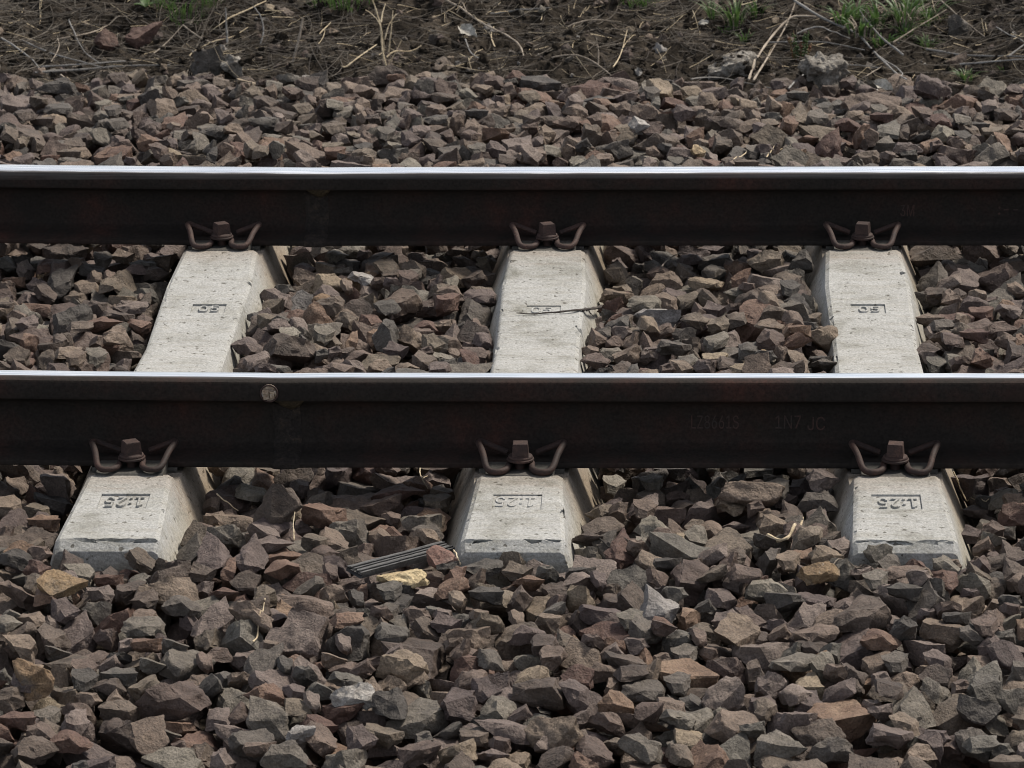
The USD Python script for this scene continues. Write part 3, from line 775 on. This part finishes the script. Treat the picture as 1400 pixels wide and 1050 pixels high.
up = np.array([0.05, -0.42, 0.9]); side = np.cross(up, t); side /= np.linalg.norm(side); up = np.cross(t, side)
M4 = np.eye(4); M4[:3, 0], M4[:3, 1], M4[:3, 2], M4[:3, 3] = t, side, up, A
sm_.apply_transform(M4)
tag(obj('wooden_slat', sm_, M_BARK, smooth=30), 'ribbed black slat of wood wedged in the ballast left of the middle sleeper', 'slat')

for u in np.linspace(0, 1, 60):                          # later things rest on it
    Q = A + (B - A) * u
    for w in (-.012, 0, .012):
        i, j = int(round((Q[0] - X0) / GR)), int(round((Q[1] + w - Y0) / GR))
        Hm[i, j] = max(Hm[i, j], Q[2] + .004)

S = {k: v[0] for k, v in STONES.items()}
drop('yellow flat-topped stone lying on the ballast in front of the ribbed black slat', 551, 797, .042, (.42, .5), M_YELLOW, 301, (-4, 3, 20), stretch=(1.1, .8, .62), sink=.004)
drop('brick-red stone beside the near end of the middle sleeper, above the yellow stone', 606, 780, .027, (.5, .6), M_RED, 302, (12, -14, 40))
drop('brown stone lapping over the left edge of the rightmost sleeper between the rails', 1126, 455, .034, (.6, .75), S['stone_tan'], 303, (5, 8, 10), sink=.022)
drop('tall brown slab leaning upright right of the leftmost sleeper in front of the nearer rail', 376, 715, .054, (.34, .4), S['stone_umber'], 304, (65, -52, 12), sink=.030, stretch=(1.1, .85, .8))
drop('pale grey-white stone left of centre near the bottom of the ballast', 490, 962, .030, (.45, .55), S['stone_pale'], 305, (6, 4, 30))
drop('small white lump between dark stones low in the left half', 409, 993, .022, (.6, .7), S['stone_pale'], 306, (10, 4, 30))
drop('upright ochre chip at the left edge of the front ballast', 49, 957, .032, (.4, .5), S['stone_ochre'], 307, (70, 15, 12), sink=.02)
drop('ochre-sided stone just in front of the leftmost sleeper', 82, 800, .032, (.5, .6), S['stone_ochre'], 308, (12, -10, 60))
drop('large flat brown block under the nearer rail left of the rightmost sleeper', 1026, 688, .058, (.38, .45), S['stone_brown'], 309, (8, 2, 5), sink=.016, stretch=(1.1, .8, 1))
drop('pointed brown stone standing against the foot of the farther rail', 1047, 329, .036, (.6, .7), S['stone_umber'], 310, (30, 20, 15), sink=.012, xy=(.455, 1.385))
drop('dark grey stone against the foot of the farther rail, right of a pointed brown one', 1085, 342, .034, (.6, .7), S['stone_slate'], 311, (20, -20, 55), sink=.014, xy=(.525, 1.372))
drop('large mauve stone in the lower right of the front ballast with a rounded top', 989, 962, .041, (.6, .7), S['stone_mauve'], 312, (25, -20, 15), sink=.028)
drop('large broad mauve stone standing on edge near the bottom right', 1088, 975, .042, (.55, .62), S['stone_mauve'], 313, (55, 12, 5), sink=.034)
drop('wide dark brown wedge of stone low in the middle of the front ballast', 1120, 1000, .041, (.45, .5), S['stone_umber'], 314, (20, -18, 25), sink=.024)
drop('long tan-grey stone with a ridge just right of the picture centre, near the bottom', 752, 972, .044, (.36, .42), S['stone_brown'], 315, (12, 14, -16), sink=.022, stretch=(1.1, .8, 1))
drop('tan sandstone with an orange end in the right half of the front ballast', 1012, 862, .036, (.6, .7), S['stone_tan'], 316, (10, 5, 5), sink=.014)
drop('rounded tan stone in the middle of the front ballast', 553, 906, .036, (.55, .6), S['stone_tan'], 317, (8, 14, -18), sink=.016)
drop('whitish stone with a bright face at the far ballast edge, near the dead branching weed', 521, 114, .036, (.45, .55), S['stone_pale'], 318, (10, 4, 5))
drop('small yellow stone beside the farther rail, right of the picture centre', 953, 213, .020, (.6, .7), M_YELLOW, 319, (10, -8, 35))
drop('small pale bluish stone in the far ballast above the farther rail', 873, 181, .026, (.5, .6), S['stone_pale'], 320, (10, 4, 20))
drop('long reddish block lying along the far ballast edge below the lichen-covered rock', 1190, 150, .072, (.36, .42), S['stone_brown'], 321, (14, 5, -4), sink=.024, stretch=(1.1, .7, .9))
drop('big reddish block at the far ballast edge near the right side', 1272, 137, .050, (.5, .6), S['stone_mauve'], 322, (10, 30, 20), sink=.016)
drop('pale pinkish pebble at the far ballast edge left of the dead branching weed', 423, 108, .022, (.6, .7), S['stone_pale'], 323, (20, 5, 20))
drop('dark pointed stone standing at the far ballast edge in the left part', 148, 100, .045, (.5, .6), S['stone_umber'], 324, (40, 14, 20), sink=.014)
drop('lumpy pale grey rock with lichen at the foot of the bank', 1129, 110, .066, (.58, .64), M_LICHEN, 330, (6, 4, 4), name='rock', cat='rock', sink=.002, rough=.030)
drop('flat rough grey rock half sunk in the bank, left of the lumpy lichen-covered one', 1001, 96, .072, (.45, .5), M_LICHEN, 331, (8, 2, 4), name='rock', cat='rock', sink=.03, rough=.020)
drop('smooth dark round rock on the bank near the right edge', 1311, 37, .034, (.6, .7), S['stone_slate'], 332, (30, 8, 20), name='rock', cat='rock', sink=.014)
drop('dark rounded rock at the foot of the bank in the left third', 283, 74, .046, (.6, .7), S['stone_slate'], 333, (10, 4, 40), name='rock', cat='rock', sink=.016)
drop('knobbly tan rock at the foot of the bank beside a dark rounded one', 317, 80, .034, (.7, .8), M_LICHEN, 334, (10, 4, 40), name='rock', cat='rock', sink=.012, rough=.014)
drop('broken reddish rock on the bank beneath a long thin twig in the left part', 147, 50, .038, (.5, .6), S['stone_rust'], 335, (35, 14, 10), name='rock', cat='rock', sink=.012)
drop('reddish-brown rock on the bank right of the broken reddish one', 187, 38, .040, (.6, .7), S['stone_rust'], 336, (25, 4, 60), name='rock', cat='rock', sink=.018)
drop('small pale rock on the bank above the far ballast near the picture centre', 604, 84, .042, (.5, .6), S['stone_umber'], 337, (10, 4, 60), name='rock', cat='rock', sink=.014)

# ------------------------------------------------------------------ twigs, stalks and straws that can be told apart
def stalk(label, pts, r, mat, name='twig', cat='twig', lift=0.004, lifts=None, upright=False, extra=(), taper=.55, group=None, wob=.0022):
    def line(pp, ll, r):
        if upright:
            base = on_surface(*pts[0], surf)
            P = [unproject(a, b, y=base[1] + 0.02 * k) for k, (a, b) in enumerate(pp)]
        else:
            P = [on_surface(a, b, surf, l) for (a, b), l in zip(pp, ll)]
        n = max(10, 6 * len(P))
        c = spline(P, n) if len(P) > 2 else np.linspace(P[0], P[1], n)
        c = c + (meshkit.fbm(np.column_stack([np.arange(n) * .35, np.full(n, pp[0][0] * .37), np.full(n, pp[0][1] * .11)]), 2, 9)[:, None] - .5) * wob * np.array([1, 1, 2.0])
        if not upright:
            c[:, 2] = np.maximum(c[:, 2], [surf(a, b) + r * .6 for a, b in c[:, :2]])
            c[1:-1, 2] = np.convolve(c[:, 2], [.25, .5, .25], 'valid')
        rr = r * np.linspace(1, taper, n) * (1 + .18 * np.sin(np.arange(n) * 1.7 + pp[0][0]))
        return tube(c, rr, 6)
    ll = lifts if lifts is not None else [lift] * len(pts)
    parts = [line(pts, ll, r)] + [line(e, [lift] * len(e), r * .65) for e in extra]
    return tag(obj(name, join(parts), mat, smooth=50), label, cat, group)


stalk('thin dark stick lying across the middle sleeper between the rails', [(822, 420), (790, 424), (755, 427), (725, 429), (706, 428)], .0036, M_DARKTWIG, lift=.0035, taper=.25, extra=[[(797, 424), (806, 428), (812, 433)]], wob=.001)
stalk('long grey-brown twig slanting over the broken reddish rock in the upper left', [(79, 53), (120, 46), (150, 34), (185, 24)], .0022, M_TWIG, lift=.012, extra=[[(79, 53), (80, 66), (70, 84)]])
stalk('thin grey twig hanging down the bank at the left, crossing a longer one', [(94, 27), (103, 47), (113, 67), (138, 88)], .0022, M_GREYTWIG, lift=.008)
stalk('pale double straw hanging over the top edge at the far left', [(55, 0), (56, 16), (54, 33)], .0020, M_STRAW, name='straw', cat='straw', lift=.01, extra=[[(59, 0), (58, 18), (54, 33)]])
stalk('short pale straw bent down at the top left, left of the double straw', [(40, -4), (34, 8), (30, 17)], .0019, M_STRAW, name='straw', cat='straw', lift=.008)
stalk('straight grey stick along the far ballast edge, lower of two in the upper left', [(48, 99), (140, 93), (232, 89)], .0035, M_GREYTWIG, lift=.016, wob=.004)
stalk('straight grey stick along the bank foot, upper of two in the upper left', [(56, 91), (112, 88), (172, 83)], .0026, M_GREYTWIG, lift=.016)
stalk('grey stick slanting down to the two straight grey ones at the far left', [(2, 52), (42, 80), (56, 96)], .0026, M_GREYTWIG, lift=.010)
stalk('long grey twig slanting right down the litter in the upper left', [(30, 55), (85, 78), (142, 92)], .0024, M_GREYTWIG, lift=.010)
stalk('thin brown twig slanting up to the right beside the left grass tuft', [(210, 73), (226, 60), (250, 34)], .0017, M_TWIG, lift=.012)
stalk('pale twig forking at the top, left of centre', [(314, 24), (345, 10), (364, 1)], .0021, M_STRAW, lift=.02, extra=[[(314, 24), (300, 34), (288, 43)]])
stalk('knobbly grey stem standing below the pale forked twig', [(311, 63), (310, 40), (308, 12)], .0030, M_GREYTWIG, upright=True)
stalk('curved grey stem arching right of the knobbly grey one', [(356, 60), (360, 44), (357, 24), (346, 8)], .0028, M_GREYTWIG, upright=True)
stalk('pale bent straw sweeping up to the right above the dark rounded rock', [(259, 77), (288, 58), (315, 51), (339, 37)], .0019, M_STRAW, name='straw', cat='straw', lift=.016)
stalk('brown twig running down to the dark rounded rock from the left grass tuft', [(250, 34), (272, 50), (292, 59)], .0020, M_TWIG, lift=.016)
stalk('short thick pale stub of a stick standing left of the dead branching weed', [(400, 86), (409, 52), (414, 25)], .0040, M_TWIG, upright=True, taper=.8)
stalk('tan stalk slanting up to the right, left of the dead branching weed', [(466, 98), (484, 83), (516, 60)], .0022, M_STRAW, lift=.014)
stalk('short pale straw on the dark earth left of the dead branching weed', [(437, 46), (452, 31)], .0018, M_STRAW, name='straw', cat='straw', lift=.012)
stalk('dead pale weed with several bare branches standing at the far ballast edge', [(532, 105), (524, 75), (522, 55), (519, 30), (507, -6)], .0034, M_STRAW, name='dead_weed', cat='weed', upright=True,
      extra=[[(525, 72), (519, 34), (500, 13)], [(526, 54), (532, 34), (542, 19)], [(529, 78), (541, 70), (560, 70), (576, 62)], [(522, 103), (536, 80), (549, 55)], [(531, 72), (535, 40), (537, 15)], [(521, 30), (523, 18), (527, 5)]])
stalk('long brown branch slanting down the bank right of the dead branching weed', [(605, -3), (640, 19), (668, 36), (702, 54), (716, 76)], .0030, M_TWIG, lift=.02, extra=[[(640, 19), (632, 8), (628, -4)]])
stalk('long pale twig lying level near the top, in the middle', [(670, 19), (706, 14), (752, 10)], .0024, M_GREYTWIG, lift=.02)
stalk('pale forked straw on the earth below the long brown branch', [(677, 64), (672, 50), (675, 37)], .0018, M_STRAW, name='straw', cat='straw', lift=.014, extra=[[(672, 50), (662, 40)]])
stalk('grey root curving down from the dry grey leaf', [(636, 54), (643, 70), (655, 79)], .0020, M_GREYTWIG, lift=.012)
stalk('thick pale bent stalk curving up to the right in the upper right part', [(1024, 108), (1036, 78), (1066, 37), (1088, 22), (1115, 23)], .0032, M_TWIG, lift=.028, taper=.7)
stalk('straight pale stalk crossing under the thick bent one', [(1030, 110), (1056, 68), (1077, 30), (1089, -2)], .0028, M_TWIG, lift=.018)
stalk('very long grey branch slanting down to the right across the bank', [(1086, 0), (1130, 27), (1164, 42), (1200, 76), (1240, 109)], .0034, M_GREYTWIG, lift=.03, extra=[[(1200, 76), (1222, 90), (1232, 104)]])
stalk('thin level grey twig behind the small red weed', [(1050, 58), (1092, 57), (1130, 58), (1182, 69)], .0020, M_GREYTWIG, lift=.028)
stalk('grey twig arching over the lumpy lichen-covered rock', [(1078, 121), (1096, 104), (1116, 92), (1160, 89), (1204, 92)], .0022, M_GREYTWIG, lift=.03)
stalk('thin curved twig below the very long grey branch', [(1090, 46), (1115, 37), (1138, 43), (1162, 53)], .0020, M_GREYTWIG, lift=.024)
stalk('tan twig slanting up to the right through the big grass tuft', [(1221, 58), (1250, 40), (1294, 13)], .0024, M_TWIG, lift=.03)
stalk('thin brown stem arching down right of the big grass tuft', [(1281, -4), (1308, 20), (1346, 50)], .0020, M_TWIG, lift=.014)
stalk('long level grey stick at the right edge, the upper of two', [(1266, 67), (1318, 75), (1408, 77)], .0030, M_GREYTWIG, lift=.016)
stalk('long level grey stick at the right edge, the lower of two', [(1312, 88), (1360, 84), (1408, 81)], .0026, M_GREYTWIG, lift=.016)
stalk('grey twig at the right edge slanting up from the long level sticks', [(1380, 76), (1408, 55)], .0026, M_GREYTWIG, lift=.02)
stalk('thin twig dipping to the right edge above the long level sticks', [(1362, 37), (1384, 50), (1408, 60)], .0018, M_GREYTWIG, lift=.016)
stalk('taller of two pale straws standing side by side near the right edge', [(1346, 48), (1342, 25)], .0018, M_STRAW, name='straw', cat='straw', upright=True)
stalk('shorter of two pale straws standing side by side near the right edge', [(1350, 48), (1347, 31)], .0018, M_STRAW, name='straw', cat='straw', upright=True)
stalk('brown straw slanting up from the lumpy rock to the right', [(1164, 117), (1184, 104), (1205, 91)], .0018, M_TWIG, name='straw', cat='straw', lift=.02)
stalk('dark stick in the big grass tuft slanting up to the left', [(1235, 75), (1208, 54), (1175, 14)], .0030, M_GREYTWIG, lift=.03)
stalk('long thin twig lying on the bank foot between the two rough rocks', [(945, 108), (1000, 109), (1060, 122), (1100, 128)], .0020, M_GREYTWIG, lift=.02)
stalk('brown curved root at the bank foot right of the picture centre', [(755, 78), (790, 76), (822, 92), (838, 105)], .0022, M_TWIG, lift=.016)
stalk('level tan twig beside the small grass tuft near the top, right of centre', [(776, 37), (800, 28), (850, 30)], .0022, M_TWIG, lift=.02)
stalk('short brown stalk standing on the bank right of the picture centre', [(818, 88), (818, 70), (815, 52)], .0022, M_TWIG, upright=True)
stalk('pale straw slanting up at the bank foot right of the picture centre', [(838, 92), (850, 70), (857, 42)], .0018, M_STRAW, name='straw', cat='straw', lift=.02)
stalk('white straw lying by the leftmost sleeper under the nearer rail', [(296, 676), (312, 688), (326, 698)], .0013, M_STRAW, name='straw', cat='straw', lift=.012)
stalk('thin upright straw beside the tall brown slab', [(402, 738), (401, 718), (403, 700)], .0014, M_STRAW, name='straw', cat='straw', upright=True)
stalk('curved white straw left of the middle sleeper just under the nearer rail', [(575, 640), (577, 655), (585, 669)], .0015, M_STRAW, name='straw', cat='straw', lift=.016, extra=[[(577, 655), (585, 650)]])
stalk('white straw bent against the near end of the middle sleeper', [(620, 752), (626, 762), (629, 772)], .0016, M_STRAW, name='straw', cat='straw', lift=.018)
stalk('bent pale stem right of the rightmost sleeper under the nearer rail', [(1303, 646), (1314, 668), (1322, 686), (1352, 687)], .0014, M_STRAW, name='straw', cat='straw', lift=.018)
stalk('yellowish stick lying on the ballast left of the rightmost sleeper', [(1050, 746), (1072, 737), (1098, 722)], .0036, M_STRAW, name='stick', cat='stick', lift=.006, taper=.6)
stalk('long thin dark stem on the ballast right of the middle sleeper', [(800, 765), (840, 757), (896, 755)], .0018, M_DARKTWIG, lift=.016)
stalk('pale stem lying by the farther rail left of the rightmost sleeper', [(905, 364), (918, 352), (934, 345)], .0017, M_TWIG, lift=.014)
stalk('small straw on the far ballast just behind the farther rail, right of centre', [(998, 224), (1016, 212), (1030, 203)], .0014, M_STRAW, name='straw', cat='straw', lift=.012)
stalk('thin straw on the far ballast behind the farther rail, beneath the lumpy rock', [(1048, 214), (1064, 206), (1081, 198)], .0014, M_STRAW, name='straw', cat='straw', lift=.012)
stalk('thin twig lying on stones at the upper left of the far ballast', [(82, 102), (98, 115), (114, 131)], .0018, M_TWIG, lift=.008)
stalk('short pale straw low in the left half of the front ballast', [(346, 877), (356, 869), (366, 865)], .0015, M_STRAW, name='straw', cat='straw', lift=.010)
stalk('thin pale stem low in the middle of the front ballast', [(752, 876), (775, 878), (790, 879)], .0014, M_STRAW, name='straw', cat='straw', lift=.010)
stalk('thin pale arched stem in front of the rightmost sleeper', [(1120, 795), (1150, 792), (1180, 798)], .0014, M_TWIG, name='straw', cat='straw', lift=.014)

# ------------------------------------------------------------------ dry leaves
def leaf(label, px, py, L, W, rot, curl, mat, lift=.012, tilt=(0, 0)):
    n, m = 12, 7
    u = np.linspace(0, 1, n); w = np.linspace(-1, 1, m)
    wid = W * np.sin(np.pi * np.clip(u, .04, .97)) ** .7
    U, V = np.meshgrid(u, w, indexing='ij')
    x = (U - .5) * L; y = V * wid[:, None] / 2 * (1 + .12 * np.sin(U * 17)); z = curl * L * (V ** 2 * .5 - (U - .5) ** 2) + .004 * meshkit.noise(np.stack([U * 5, V * 3, 0 * U], -1), 4)
    top = np.stack([x, y, z], -1).reshape(-1, 3)
    v = np.vstack([top, top - [0, 0, .0012]])
    q = (np.arange(n - 1)[:, None] * m + np.arange(m - 1)[None]).ravel()
    a = np.stack([q, q + m, q + m + 1, q + 1], 1); k = n * m
    rim = list(range(m)) + [i * m + m - 1 for i in range(1, n)] + [k - 1 - i for i in range(1, m)] + [i * m for i in range(n - 2, 0, -1)]
    f = [tuple(r) for r in a] + [tuple(r[::-1] + k) for r in a] + [(rim[i], rim[(i + 1) % len(rim)], rim[(i + 1) % len(rim)] + k, rim[i] + k) for i in range(len(rim))]
    R = Rot.from_euler('zxy', [rot, tilt[0], tilt[1]], degrees=True)
    P = on_surface(px, py, surf, lift)
    tag(obj('dry_leaf', (R.apply(v) + P, np.array(f)), mat, smooth=40), label, 'leaf')


leaf('dry grey curled leaf lying on the bank left of centre near the top', 640, 43, .075, .034, -62, .22, M_PALELEAF, lift=.016, tilt=(28, -25))
leaf('curled pale-edged dead leaf at the far ballast edge beneath the very long grey branch', 1208, 119, .060, .030, -48, .4, M_PALELEAF, lift=.014, tilt=(35, -15))
leaf('small pale dry leaf on the bank right of centre, left of the upper grass tuft', 962, 32, .028, .020, 10, .3, M_PALELEAF, lift=.014, tilt=(30, 0))

# ------------------------------------------------------------------ living plants on the bank
def blades(n, h, spread, width, seed, lean=(0, 0), droop=1.0):
    rg = np.random.default_rng(seed); parts = []
    for _ in range(n):
        a = rg.uniform(0, 2 * np.pi); r = spread * math.sqrt(rg.random()) * .35
        hh = h * rg.uniform(.45, 1.0); out = rg.uniform(.15, .9) * droop * hh * .8
        k = 7; u = np.linspace(0, 1, k)
        ca, sa = math.cos(a), math.sin(a)
        rad = r + out * u ** 1.8
        c = np.column_stack([ca * rad + lean[0] * u ** 1.5, sa * rad + lean[1] * u ** 1.5, hh * (u - .28 * droop * u ** 3) - .008])
        w = width * rg.uniform(.6, 1.2) * np.array([.55, .85, 1, .95, .75, .45, .06])
        s = np.array([-sa, ca, 0]) * .92 + np.array([ca, sa, 0]) * rg.uniform(-.4, .4)
        fold_ = np.array([0, 0, .35])
        v = np.vstack([c + s * w[:, None] / 2 + fold_ * w[:, None] / 2, c, c - s * w[:, None] / 2 + fold_ * w[:, None] / 2])
        f = []
        for i in range(k - 1):
            for b0 in (0, k):
                f += [(b0 + i, b0 + i + 1, b0 + k + i + 1), (b0 + i, b0 + k + i + 1, b0 + k + i)]
        parts.append((v, np.array(f)))
    return join(parts)


def tuft(label, px, py, n, h, spread, width, seed, mat=None, dry=0, sub=(), lean=(0, 0), droop=1.0):
    P = on_surface(px, py, surf)
    t = thing('grass_tuft', label, 'grass tuft', P)
    obj('blades', blades(n, h, spread, width, seed, lean, droop), mat or M_GRASS, t, smooth=60)
    if dry:
        tag(obj('dead_blades', blades(dry, h * .9, spread * 1.3, width * .6, seed + 1, lean, 1.6), M_TWIG, t, smooth=60), kind='stuff')
    for k, (dx, dy, n2, h2) in enumerate(sub):
        v, f = blades(n2, h2, spread * .6, width, seed + 5 + k, lean, droop)
        obj('blades', (v + [dx, dy, surf(P[0] + dx, P[1] + dy) - P[2]], f), mat or M_GRASS, t, smooth=60)


tuft('soft dark green grass tuft at the top edge in the left fifth', 250, 16, 120, .10, .22, .0022, 61, M_GRASSDARK, dry=30, droop=1.3, sub=[(-.06, .02, 60, .08), (.07, .03, 70, .11), (.02, -.05, 30, .05), (.0, .10, 80, .12)])
tuft('fine bright green tuft at the top edge left of the dead branching weed', 468, 5, 70, .08, .16, .0028, 62, M_GRASS, dry=24, droop=1.2, sub=[(-.06, .01, 40, .06), (.06, .02, 40, .09), (.03, -.04, 18, .04)])
tuft('short green tuft at the top edge right of the picture centre', 866, 6, 60, .07, .12, .0028, 63, dry=16, droop=1.2, sub=[(.04, .0, 26, .06), (-.04, -.02, 18, .04)])
tuft('green tuft at the top between the short tuft and the very long grey branch', 1006, 34, 44, .12, .07, .0040, 64, dry=26, droop=1.25, sub=[(.025, -.07, 26, .06), (-.06, .03, 26, .09), (.055, .03, 22, .08), (-.03, -.02, 14, .05)])
tuft('biggest grass tuft, bright green with dry stalks, in the upper right corner', 1236, 36, 46, .14, .08, .0050, 65, dry=60, droop=1.35, sub=[(.055, -.09, 26, .07), (-.07, -.02, 30, .12), (-.045, -.10, 18, .06), (.065, .05, 30, .12), (.0, -.055, 26, .09), (-.12, .05, 26, .10), (.02, .10, 30, .13)])
tuft('dark broad-leaved green clump at the left of the biggest tuft', 1178, 44, 30, .09, .11, .0080, 66, M_GRASSDARK, dry=30, droop=1.4, sub=[(.05, -.06, 18, .06), (-.05, .05, 18, .10)])
tuft('small light green sprout right of the biggest tuft', 1283, 30, 22, .05, .03, .0032, 67, droop=1.3)
tuft('small green sprout low on the bank near the right edge', 1322, 108, 34, .055, .05, .0040, 68, dry=10, droop=1.4)
tuft('tiny green sprig on the bank at the far right', 1373, 96, 16, .035, .03, .0028, 69, droop=1.2)
# a single broad leaf at the top left
lf = np.random.default_rng(5)
P = on_surface(199, 15, surf)
t = thing('young_plant', 'small plant with a broad green leaf at the top left', 'plant', P)
for k, (a, L) in enumerate(((100, .05), (10, .035), (190, .03))):
    n, m = 8, 5
    u, w = np.meshgrid(np.linspace(0, 1, n), np.linspace(-1, 1, m), indexing='ij')
    x = u * L; y = w * L * .27 * np.sin(np.pi * np.clip(u, .06, .98)) ** .7; z = L * (.75 * u - .5 * u ** 2) + abs(w) * .003
    R = Rot.from_euler('z', a, degrees=True)
    q = (np.arange(n - 1)[:, None] * m + np.arange(m - 1)[None]).ravel()
    obj('leaf', (R.apply(np.stack([x, y, z], -1).reshape(-1, 3)) + [0, 0, .01], np.stack([q, q + m, q + m + 1, q + 1], 1)), M_GRASS, t, smooth=True)
# little red sorrel
P = on_surface(1092, 88, surf)
t = thing('sorrel', 'small reddish weed with yellow-green seed spikes behind the lichen-covered rock', 'weed', P)
rg = np.random.default_rng(12)
for k, dx in enumerate((-.022, -.012, -.003, .006, .014, .022, .029)):
    h = [.072, .085, .05, .058, .082, .092, .05][k]
    c = spline([(dx * .45, 0, -.005), (dx * .8, rg.normal(0, .006), h * .5), (dx * 1.15, rg.normal(0, .01), h)], 14)
    obj('stem', tube(c, .0009, 5), M_SORREL, t, smooth=60)
    sd = []
    for i in range(46):
        u = rg.uniform(.3, 1.0); q = c[int(u * 13)]
        b = trimesh.creation.icosphere(1, rg.uniform(.0013, .0024)); b.apply_scale([1, 1, 1.3]); b.apply_translation(q + rg.normal(0, .0021, 3))
        sd.append((np.array(b.vertices), np.array(b.faces)))
    obj('seed_spike', join(sd), M_SORREL if k % 3 == 0 else M_GRASS, t, smooth=True)
obj('leaves', blades(16, .03, .04, .006, 88), M_SORREL, t, smooth=60)

# ------------------------------------------------------------------ what nobody could count: litter, crumbs of earth, pebbles
def litter(n, seed, rr, ll, dens, level):
    rg = np.random.default_rng(seed); parts = []
    while len(parts) < n:
        x, y = rg.uniform(-1.95, 1.55), 3.42 + 1.0 * rg.random() ** .8
        if rg.random() > dens(x, y):
            continue
        L = rg.uniform(*ll); a = rg.normal(0, level) if rg.random() < .7 else rg.uniform(-1.6, 1.6)
        k = 7; s = np.linspace(-.5, .5, k) * L
        bend = rg.normal(0, .9)
        px_, py_ = x + s * math.cos(a) - bend * s ** 2 * math.sin(a) * 4, y + s * math.sin(a) + bend * s ** 2 * math.cos(a) * 4
        z = np.array([surf(q, w) for q, w in zip(px_, py_)])
        lift = abs(rg.normal(0, .008)); tilt = rg.normal(0, .18)
        zz = np.maximum(z + .0012, np.convolve(np.pad(z, 3, 'edge'), np.ones(7) / 7, 'valid') + lift + tilt * s)
        r = rg.uniform(*rr)
        parts.append(tube(np.column_stack([px_, py_, zz]), r * np.linspace(1, .5, k), 4, False))
    return join(parts)


tag(obj('dead_twig_litter', litter(3200, 71, (.0005, .0014), (.04, .22), lambda x, y: (.9 if x < -.55 else .45) * (1 if y > 3.5 else .6), .5), M_LITTER, smooth=60), 'tangle of thin grey dead twigs strewn over the bank', 'twig litter', kind='stuff')
tag(obj('dry_grass_litter', litter(650, 72, (.0005, .0011), (.03, .12), lambda x, y: .6, .8), M_STRAW, smooth=60), 'bits of pale dry grass scattered over the bank', 'dry grass', kind='stuff')
tag(obj('brown_root_litter', litter(900, 73, (.0006, .0016), (.03, .15), lambda x, y: .7, .9), M_DARKTWIG, smooth=60), 'dark roots and rotten stems in the earth of the bank', 'root litter', kind='stuff')


def scatter(name, label, cat, n, seed, sizes, mats, ylim, dens=None):
    rg = np.random.default_rng(seed)
    pi = UsdGeom.PointInstancer.Define(stage, '/World/' + name)
    protos = []
    for k in range(10):
        _, _, v, f = make_stone(7000 + seed * 20 + k, .03, (.5, .85))
        v = v * (1 + .5 * (meshkit.fbm(v * 90 + k, 3, k)[:, None] - .5))
        mp = f'/World/{name}/prototypes/piece_{k:03d}'
        usdkit.mesh(stage, mp, (v, f), mats[k % len(mats)], smooth=40); protos.append(Sdf.Path(mp))
    pos, ori, sc, ix = [], [], [], []
    while len(pos) < n:
        x, y = rg.uniform(-2.0, 1.6), rg.uniform(*ylim)
        if y < edge_y(x) - .02:
            continue
        if dens is not None and rg.random() > dens(x, y):
            continue
        s = sizes[0] * (sizes[1] / sizes[0]) ** (rg.random() ** 2.2)
        pos.append(Gf.Vec3f(float(x), float(y), surf(x, y) + s * .006)); ori.append(quat(Rot.random(random_state=int(rg.integers(1e9))))); sc.append(Gf.Vec3f(float(s))); ix.append(int(rg.integers(0, 10)))
    pi.CreatePrototypesRel().SetTargets(protos); pi.CreatePositionsAttr(Vt.Vec3fArray(pos)); pi.CreateOrientationsAttr(Vt.QuathArray(ori)); pi.CreateScalesAttr(Vt.Vec3fArray(sc)); pi.CreateProtoIndicesAttr(Vt.IntArray(ix))
    tag(pi, label, cat, kind='stuff')


scatter('earth_crumbs', 'dark crumbs and clods of earth covering the bank', 'earth crumbs', 5200, 5, (.09, .55), [M_SOIL], (3.4, 4.5))
scatter('bank_pebbles', 'small brown and grey pebbles and ballast chips lying on the bank', 'pebbles', 900, 6, (.10, .75), [S['stone_umber'], S['stone_brown'], S['stone_grey'], S['stone_tan'], S['stone_mauve'], S['stone_grey'], S['stone_pale'], S['stone_umber'], S['stone_tan'], S['stone_brown']], (3.4, 4.5), lambda x, y: math.exp(-(y - 3.45) * 2.2))
